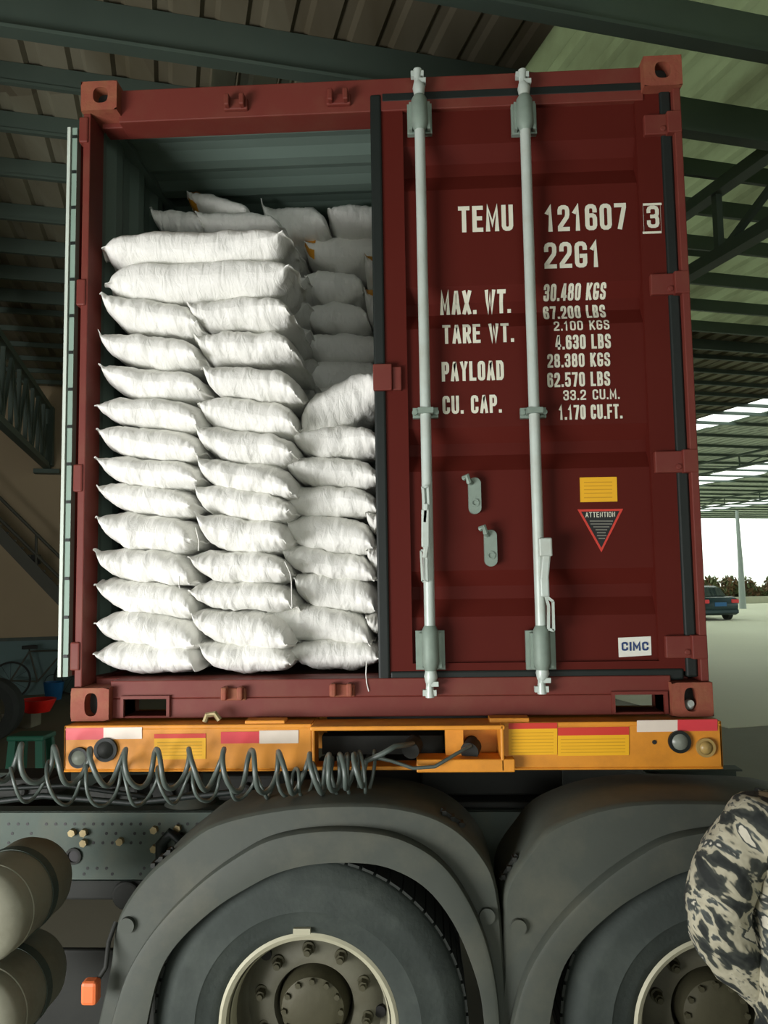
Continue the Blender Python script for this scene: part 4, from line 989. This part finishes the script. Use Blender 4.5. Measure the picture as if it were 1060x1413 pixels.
def fender(dx, G):
    m = MB(); n = len(O); s = V3((dx, 0, 0))
    ctr = V3((wc.x, 0, ZW))
    def sh(p, k, y): return V3((ctr.x + (p.x - ctr.x) * k, y, ctr.z + (p.z - ctr.z) * k)) + s
    rings = [[sh(p, 1, FY + .025) for p in I], [sh(p, 1, FY) for p in I], [sh(p, .975, FY - .006) for p in O], [sh(p, .993, FY - .002) for p in O], [sh(p, 1, FY + .010) for p in O], [sh(p, 1.0, FY + .045) for p in O], [sh(p, .998, FY + .05) for p in G], [sh(p, 1.006, FY + .058) for p in G], [sh(p, 1.012, FY + .075) for p in G], [sh(p, 1.012, FY + .42) for p in G], [sh(p, .99, FY + .42) for p in G], [sh(p, .985, FY + .09) for p in G], [sh(p, .97, FY + .065) for p in O], [sh(p, .96, FY + .025) for p in O]]
    vs = [v for r in rings for v in r]; R = len(rings)
    m.add(vs, [(r * n + i, r * n + i + 1, ((r + 1) % R) * n + i + 1, ((r + 1) % R) * n + i) for r in range(R) for i in range(n - 1)])
    f = m.build('fender', M_fender, truck, smooth=35)
    for px, py in ((177, 1275), (672, 1262)):
        c = at(px, py, FY + .05) + s; m = MB(); m.cyl((c.x, FY + .032, c.z), (c.x, FY + .055, c.z), .026, 18); m.build('bolt', M_fender, f, smooth=40)
    for i in (22, 50):
        c = sh(G[i], 1.02, FY + .12); m = MB(); t_ = (G[i + 1] - G[i]).normalized()
        for k in (-1, 0, 1): m.beam(c + t_ * .035 * k - V3((0, .02, 0)), c + t_ * .035 * k + V3((0, .02, 0)), .014, .016)
        m.beam(c - t_ * .05, c + t_ * .05, .012, .012); m.build('clamp', M_dark, f)
    return f
fender(0, G1); fender(1.31, G2)
# side marker lamp on a stalk
c = at(127, 1366, FY - .02); m = MB(); m.box(c.x - .028, c.x + .026, FY - .05, FY + .0, c.z - .038, c.z + .036); m.build('marker_lamp', M_amber, truck, bevel=0.012)
m = MB(); m.tube([at(135, 1352, FY), at(146, 1335, FY), at(150, 1300, FY + .03), at(160, 1272, FY + .06)], .008, 8); m.build('lamp_stalk', M_dark, truck, smooth=60)
# chassis rails
RY = .30
zt_, zb_ = at(100, 1119, RY).z, at(100, 1216, RY).z
for yy, s in ((RY, 1), (1.05, -1)):
    m = MB(); m.box(-4.5, 2.9, yy, yy + .010, zb_, zt_); m.box(-4.5, 2.9, min(yy, yy + s * .08), max(yy, yy + s * .08), zt_ - .010, zt_); m.box(-4.5, 2.9, min(yy, yy + s * .08), max(yy, yy + s * .08), zb_, zb_ + .010)
    r_ = m.build('chassis_rail', M_frame, truck, bevel=0.003)
    if yy == RY:
        mh = MB(); random.seed(4)
        for i in range(26):
            for j, py in enumerate((1137, 1150, 1163, 1198, 1206)):
                if random.random() < .55:
                    q = at(12 + i * 13 + (j % 2) * 5, py, RY); mh.cyl((q.x, RY - .0015, q.z), (q.x, RY + .004, q.z), .0065, 8)
        q = at(102, 1181, RY); mh.cyl((q.x, RY - .002, q.z), (q.x, RY + .004, q.z), .026, 16)
        mh.build('bolt_holes', M_black, r_)['kind'] = 'stuff'
        for px, py in ((101, 1148), (117, 1148), (117, 1162), (167, 1160), (214, 1144), (214, 1170), (246, 1142)):
            q = at(px, py, RY); m = MB(); m.cyl((q.x, RY + .002, q.z), (q.x, RY - .022, q.z), .016, 6); m.build('bolt', M_brass, r_)
        m = MB(); q = at(102, 1181, RY); m.lathe([(.024, 0), (.034, 0), (.034, .008), (.024, .008)], Matrix.Translation((q.x, RY - .001, q.z)) @ Matrix.Rotation(pi / 2, 4, 'X'), 20, closed=True); m.build('cable_ring', M_dark, r_)
for x in (-3.5, -2.0, -.6, .6, 1.6, 2.8):
    m = MB(); m.box(x, x + .1, RY + .08, .97, zb_ + .05, zt_ - .05); m.build('cross_member', M_dark, truck)
for x0, x1_ in ((-1.6, wc.x - .75),):
    m = MB(); m.box(x0, x1_, RY + .02, RY + .07, zb_ - .085, zb_ - .002); m.cyl((x1_ - .1, RY + .0, zb_ - .06), (x1_ - .1, RY + .1, zb_ - .06), .06, 16); m.build('pipe_bracket', M_dark, truck, bevel=0.01)
# axles, springs, fifth wheel and clutter above the rail
for dx in (0, AX):
    m = MB(); m.cyl((wc.x + dx, TW + .25, ZW), (wc.x + dx, 2 * .56 - TW - .25, ZW), .09, 20); m.lathe([(.0, -.2), (.16, -.14), (.22, 0), (.16, .14), (0, .2)], Matrix.Translation((wc.x + dx, .56, ZW)) @ Matrix.Rotation(pi / 2, 4, 'X'), 24); m.build('axle', M_dark, truck, smooth=40)
cxm = wc.x + AX / 2
m = MB(); m.box(cxm - .75, cxm + .75, .31, 1.04, zt_ + .002, zt_ + .03); m.box(cxm - .3, cxm + .3, .40, .95, zt_ + .03, 1.235); m.box(cxm - .45, cxm + .42, .25, 1.08, 1.235, 1.262); m.build('fifth_wheel', M_dark, truck, bevel=0.01)
m = MB(); q = at(232, 1150, RY); m.tube([at(222, 1195, RY - .03), at(222, 1165, RY - .04), at(235, 1150, RY - .05), at(248, 1158, RY - .04), at(250, 1190, RY - .02)], .022, 12); m.build('hose_bend', M_rubber, truck, smooth=60)
for (x0, x1_, y0, y1, yy) in ((-10, 70, 1075, 1112, .45), (120, 190, 1085, 1116, .40), (205, 262, 1080, 1116, .38), (300, 380, 1070, 1112, .42)):
    a, b_ = at(x0, y1, yy), at(x1_, y0, yy); m = MB(); m.box(a.x, b_.x, yy, yy + .22, zt_ + .005, b_.z); m.cyl(((a.x + b_.x) / 2, yy - .03, (zt_ + b_.z) / 2), ((a.x + b_.x) / 2, yy, (zt_ + b_.z) / 2), .03, 14); m.build('valve_box', M_dark, truck, bevel=0.02)
m = MB(); q = at(236, 1112, .15); m.lathe([(0, .06), (.05, .052), (.09, .03), (.11, 0), (0, 0)], Matrix.Translation((q.x, .42, zt_ + .0)), 28); m.build('dust_cap', M_fender, truck, smooth=40)
m = MB(); m.tube([at(-40, 1110, .1), at(60, 1098, .1), at(180, 1108, .1), at(330, 1092, .1)], .012, 8); m.tube([at(-40, 1090, .2), at(90, 1084, .2), at(210, 1100, .2)], .010, 8); m.build('air_line', M_rubber, truck, smooth=60)
# air tanks lying across the frame at the left
def tank(px, py, r, y0, y1, name='air_tank'):
    c = at(px, py, y0); Mx = Matrix.Translation((c.x, y0, c.z)) @ Matrix.Rotation(-pi / 2, 4, 'X'); L = y1 - y0
    m = MB(); m.lathe([(0, -.075), (r * .45, -.066), (r * .8, -.04), (r * .96, -.015), (r, 0), (r, .05), (r * 1.02, .052), (r * 1.02, .085), (r, .088), (r, L), (r * .9, L + .04), (r * .5, L + .07), (0, L + .075)], Mx, 48); t = m.build(name, M_tank, truck, smooth=40)
    m = MB(); m.lathe([(r * 1.015, L * .55), (r * 1.03, L * .55), (r * 1.03, L * .55 + .04), (r * 1.015, L * .55 + .04)], Mx, 48, closed=True); m.build('strap', M_frame, t)
tank(-26, 1266, .150, -.42, -.08)
tank(-36, 1410, .150, -.42, -.08)
m = MB(); a_, b_ = at(40, 1420, .26), at(215, 1312, .26); m.box(a_.x - .3, b_.x, .262, .296, .12, b_.z); m.box(a_.x - .3, b_.x, .262, .9, .12, .16); m.build('shade_panel', M_dark, truck, bevel=0.01)  # dark panel added in place of the shade under the truck

# ------------------------------------------------------------------ the person at the right edge
sh_ = at(1046, 1128, -.92)
px0 = sh_.x + .165; py0 = sh_.y + .02
pt = thing('person', 'person in grey camouflage jacket, arm akimbo, at the right edge', 'person', (px0, py0, 0))
def skin(name, verts, edges, mtl, root=0, parent=pt, sub=2):
    me = bpy.data.meshes.new(name); me.from_pydata([V3(v[0]) for v in verts], [], edges)
    o = bpy.data.objects.new(name, me); COL.objects.link(o)
    md = o.modifiers.new('s', 'SKIN'); md.use_smooth_shade = True
    for i, v in enumerate(verts):
        r = v[1]; me.skin_vertices[0].data[i].radius = (r, r) if not isinstance(r, tuple) else r
        me.skin_vertices[0].data[i].use_root = (i == root)
    s2 = o.modifiers.new('d', 'SUBSURF'); s2.levels = sub; s2.render_levels = sub
    bpy.context.view_layer.update()
    nm = bpy.data.meshes.new_from_object(o.evaluated_get(bpy.context.evaluated_depsgraph_get())); bpy.data.objects.remove(o)
    nm.name = name; nm.materials.clear(); nm.materials.append(mtl); nm.polygons.foreach_set('use_smooth', [True] * len(nm.polygons))
    no = bpy.data.objects.new(name, nm); COL.objects.link(no); no.parent = parent; ORG[no.name] = ORG[parent.name]; return no
SH = sh_.z; sc_ = SH / 1.40
def L_(x, y, z): return (x, y, z)
el = at(996, 1300, -.93); elx, elz = el.x - px0, el.z
hx, hz = -.05, .84 * sc_
# joints (local to the person, facing +Y: towards the container)
J = dict(pel=(0, 0, .95), wai=(0, .0, 1.10), che=(0, .01, 1.28), upc=(0, 0, 1.40), nek=(0, .005, 1.49), jaw=(0, .03, 1.56), hed=(0, .02, 1.63), top=(0, .01, 1.70))
body_v = [((0, 0, .95 * sc_), (.15, .11)), ((0, 0, 1.10 * sc_), (.13, .095)), ((0, .01, 1.27 * sc_), (.145, .105)), ((0, 0, 1.385 * sc_), (.11, .075)), ((0, .005, 1.47 * sc_), .055), ((0, .02, 1.545 * sc_), (.07, .085)), ((0, .02, 1.62 * sc_), (.078, .098)), ((0, .005, 1.69 * sc_), (.062, .075))]
body_e = [(i, i + 1) for i in range(7)]
def addv(p, r, par):
    body_v.append((p, r)); body_e.append((par, len(body_v) - 1)); return len(body_v) - 1
hands = []
for s in (-1, 1):
    a = addv((s * .17, 0, 1.375 * sc_), .058, 3)
    if s < 0:
        e_ = addv((elx, -.02, elz), .042, a); wst = addv((hx - .06, .10, hz + .03), .027, e_)
        dirv = V3((.62, .55, -.25)).normalized(); 
    else:
        e_ = addv((.27, -.02, 1.10 * sc_), .042, a); wst = addv((.28, .06, .86 * sc_), .027, e_); dirv = V3((0, .25, -1)).normalized()
    wp_ = V3(body_v[wst][0]); pm = addv(tuple(wp_ + dirv * .06), (.036, .020), wst)
    side = dirv.cross(V3((0, 1, 0))).normalized() if s > 0 else V3((0, .1, -1)); side = (side - dirv * side.dot(dirv)).normalized()
    curl = dirv.cross(side).normalized()
    if s < 0: curl = -curl if curl.y < 0 else curl
    for k, ln in enumerate((.068, .078, .073, .058)):
        b0 = wp_ + dirv * .085 + side * (.027 - .018 * k)
        f1 = addv(tuple(b0), .0095, pm); f2 = addv(tuple(b0 + dirv * ln * .5 + curl * .006), .0088, f1); addv(tuple(b0 + dirv * ln * .92 + curl * .024), .0075, f2)
    t1 = addv(tuple(wp_ + dirv * .035 + side * .034), .011, pm); addv(tuple(wp_ + dirv * .075 + side * .055 + curl * .01), .009, t1)
for s in (-1, 1):
    h_ = addv((s * .095, 0, .87 * sc_), .088, 0); k_ = addv((s * .11, .02, .48 * sc_), .056, h_); an = addv((s * .115, -.02, .10), .038, k_); addv((s * .125, .15, .045), (.038, .03), an)
body = skin('body', body_v, body_e, M_skin)
# face: nose, eyes, ears as one part on the far side (the person looks towards the load)
m = MB(); o3 = ORG[pt.name]; hc = o3 + V3((0, .02, 1.60 * sc_))
m.tube([hc + V3((0, .085, .03)), hc + V3((0, .108, -.005)), hc + V3((0, .095, -.02))], [.008, .014, .010], 8)
for s in (-1, 1): m.tube([hc + V3((s * .076, -.005, .03)), hc + V3((s * .086, -.015, .01)), hc + V3((s * .078, -.005, -.03))], [.008, .014, .008], 8)
m.build('nose_and_ears', M_skin, pt, smooth=60)
m = MB()
for s in (-1, 1): m.lathe([(0, -.012), (.010, -.006), (.012, 0), (.010, .006), (0, .012)], Matrix.Translation(hc + V3((s * .03, .088, .025))), 12)
m.build('eyes', M_black, pt, smooth=60)
m = MB(); m.tube([hc + V3((-.024, .088, -.045)), hc + V3((0, .097, -.047)), hc + V3((.024, .088, -.045))], .005, 6); m.build('mouth', mat('lip', rgb(160, 90, 84), .5), pt)
m = MB(); m.lathe([(0, .125), (.05, .118), (.085, .085), (.097, .035), (.098, -.01), (.085, -.02), (.08, .02), (0, .1)], Matrix.Translation(hc + V3((0, -.012, .01))) @ Matrix.Diagonal((.92, 1.12, 1, 1)), 28); m.build('hair', M_hair, pt, smooth=60)
# jacket and trousers
jv = [((0, 0, .76 * sc_), (.22, .20)), ((-.03, 0, 1.05 * sc_), (.20, .19)), ((-.03, .01, 1.25 * sc_), (.19, .18)), ((0, 0, 1.39 * sc_), (.125, .095)), ((0, .0, 1.445 * sc_), (.072, .07))]
je = [(0, 1), (1, 2), (2, 3), (3, 4)]
def ja(p, r, par): jv.append((p, r)); je.append((par, len(jv) - 1)); return len(jv) - 1
for s in (-1, 1):
    a = ja((s * .160, 0, 1.375 * sc_), .092, 3)
    if s < 0:
        a2 = ja(((-.165 + elx) / 2 - .045, -.01, (1.365 * sc_ + elz) / 2 + .03), .098, a)
        e_ = ja((elx - .012, -.02, elz), .090, a2)
        fm = V3((hx - .05, .08, hz + .04)); ee = V3((elx + .02, -.02, elz))
        a3 = ja(tuple(ee.lerp(fm, .5) + V3((-.012, 0, 0))), .068, e_); ja(tuple(ee.lerp(fm, .95)), .052, a3)
    else:
        a2 = ja((.22, -.01, 1.24 * sc_), .078, a); e_ = ja((.27, -.02, 1.10 * sc_), .07, a2); ja((.28, .05, .90 * sc_), .052, e_)
jacket = skin('jacket', jv, je, M_camo); jacket['label'] = 'grey, black and off-white camouflage jacket'
wk = jacket.modifiers.new('w', 'DISPLACE'); tx = bpy.data.textures.new('cloth_folds', 'CLOUDS'); tx.noise_scale = .07; wk.texture = tx; wk.strength = .028; wk.mid_level = .5
tv = [((0, 0, .96 * sc_), (.165, .125)), ((0, 0, .90 * sc_), (.17, .125))]; te = [(0, 1)]
for s in (-1, 1):
    tv.append(((s * .10, 0, .80 * sc_), .108)); te.append((1, len(tv) - 1)); tv.append(((s * .112, .02, .48 * sc_), .082)); te.append((len(tv) - 2, len(tv) - 1)); tv.append(((s * .116, -.015, .12), .07)); te.append((len(tv) - 2, len(tv) - 1))
skin('trousers', tv, te, M_camo)
for s in (-1, 1):
    m = MB(); q = o3 + V3((s * .12, 0, 0)); m.tube([q + V3((0, -.075, .055)), q + V3((0, -.02, .06)), q + V3((0, .08, .048)), q + V3((.004 * s, .175, .04)), q + V3((.004 * s, .20, .035))], [.04, .056, .052, .044, .02], 16); m.build('boot', M_boot, pt, smooth=60)
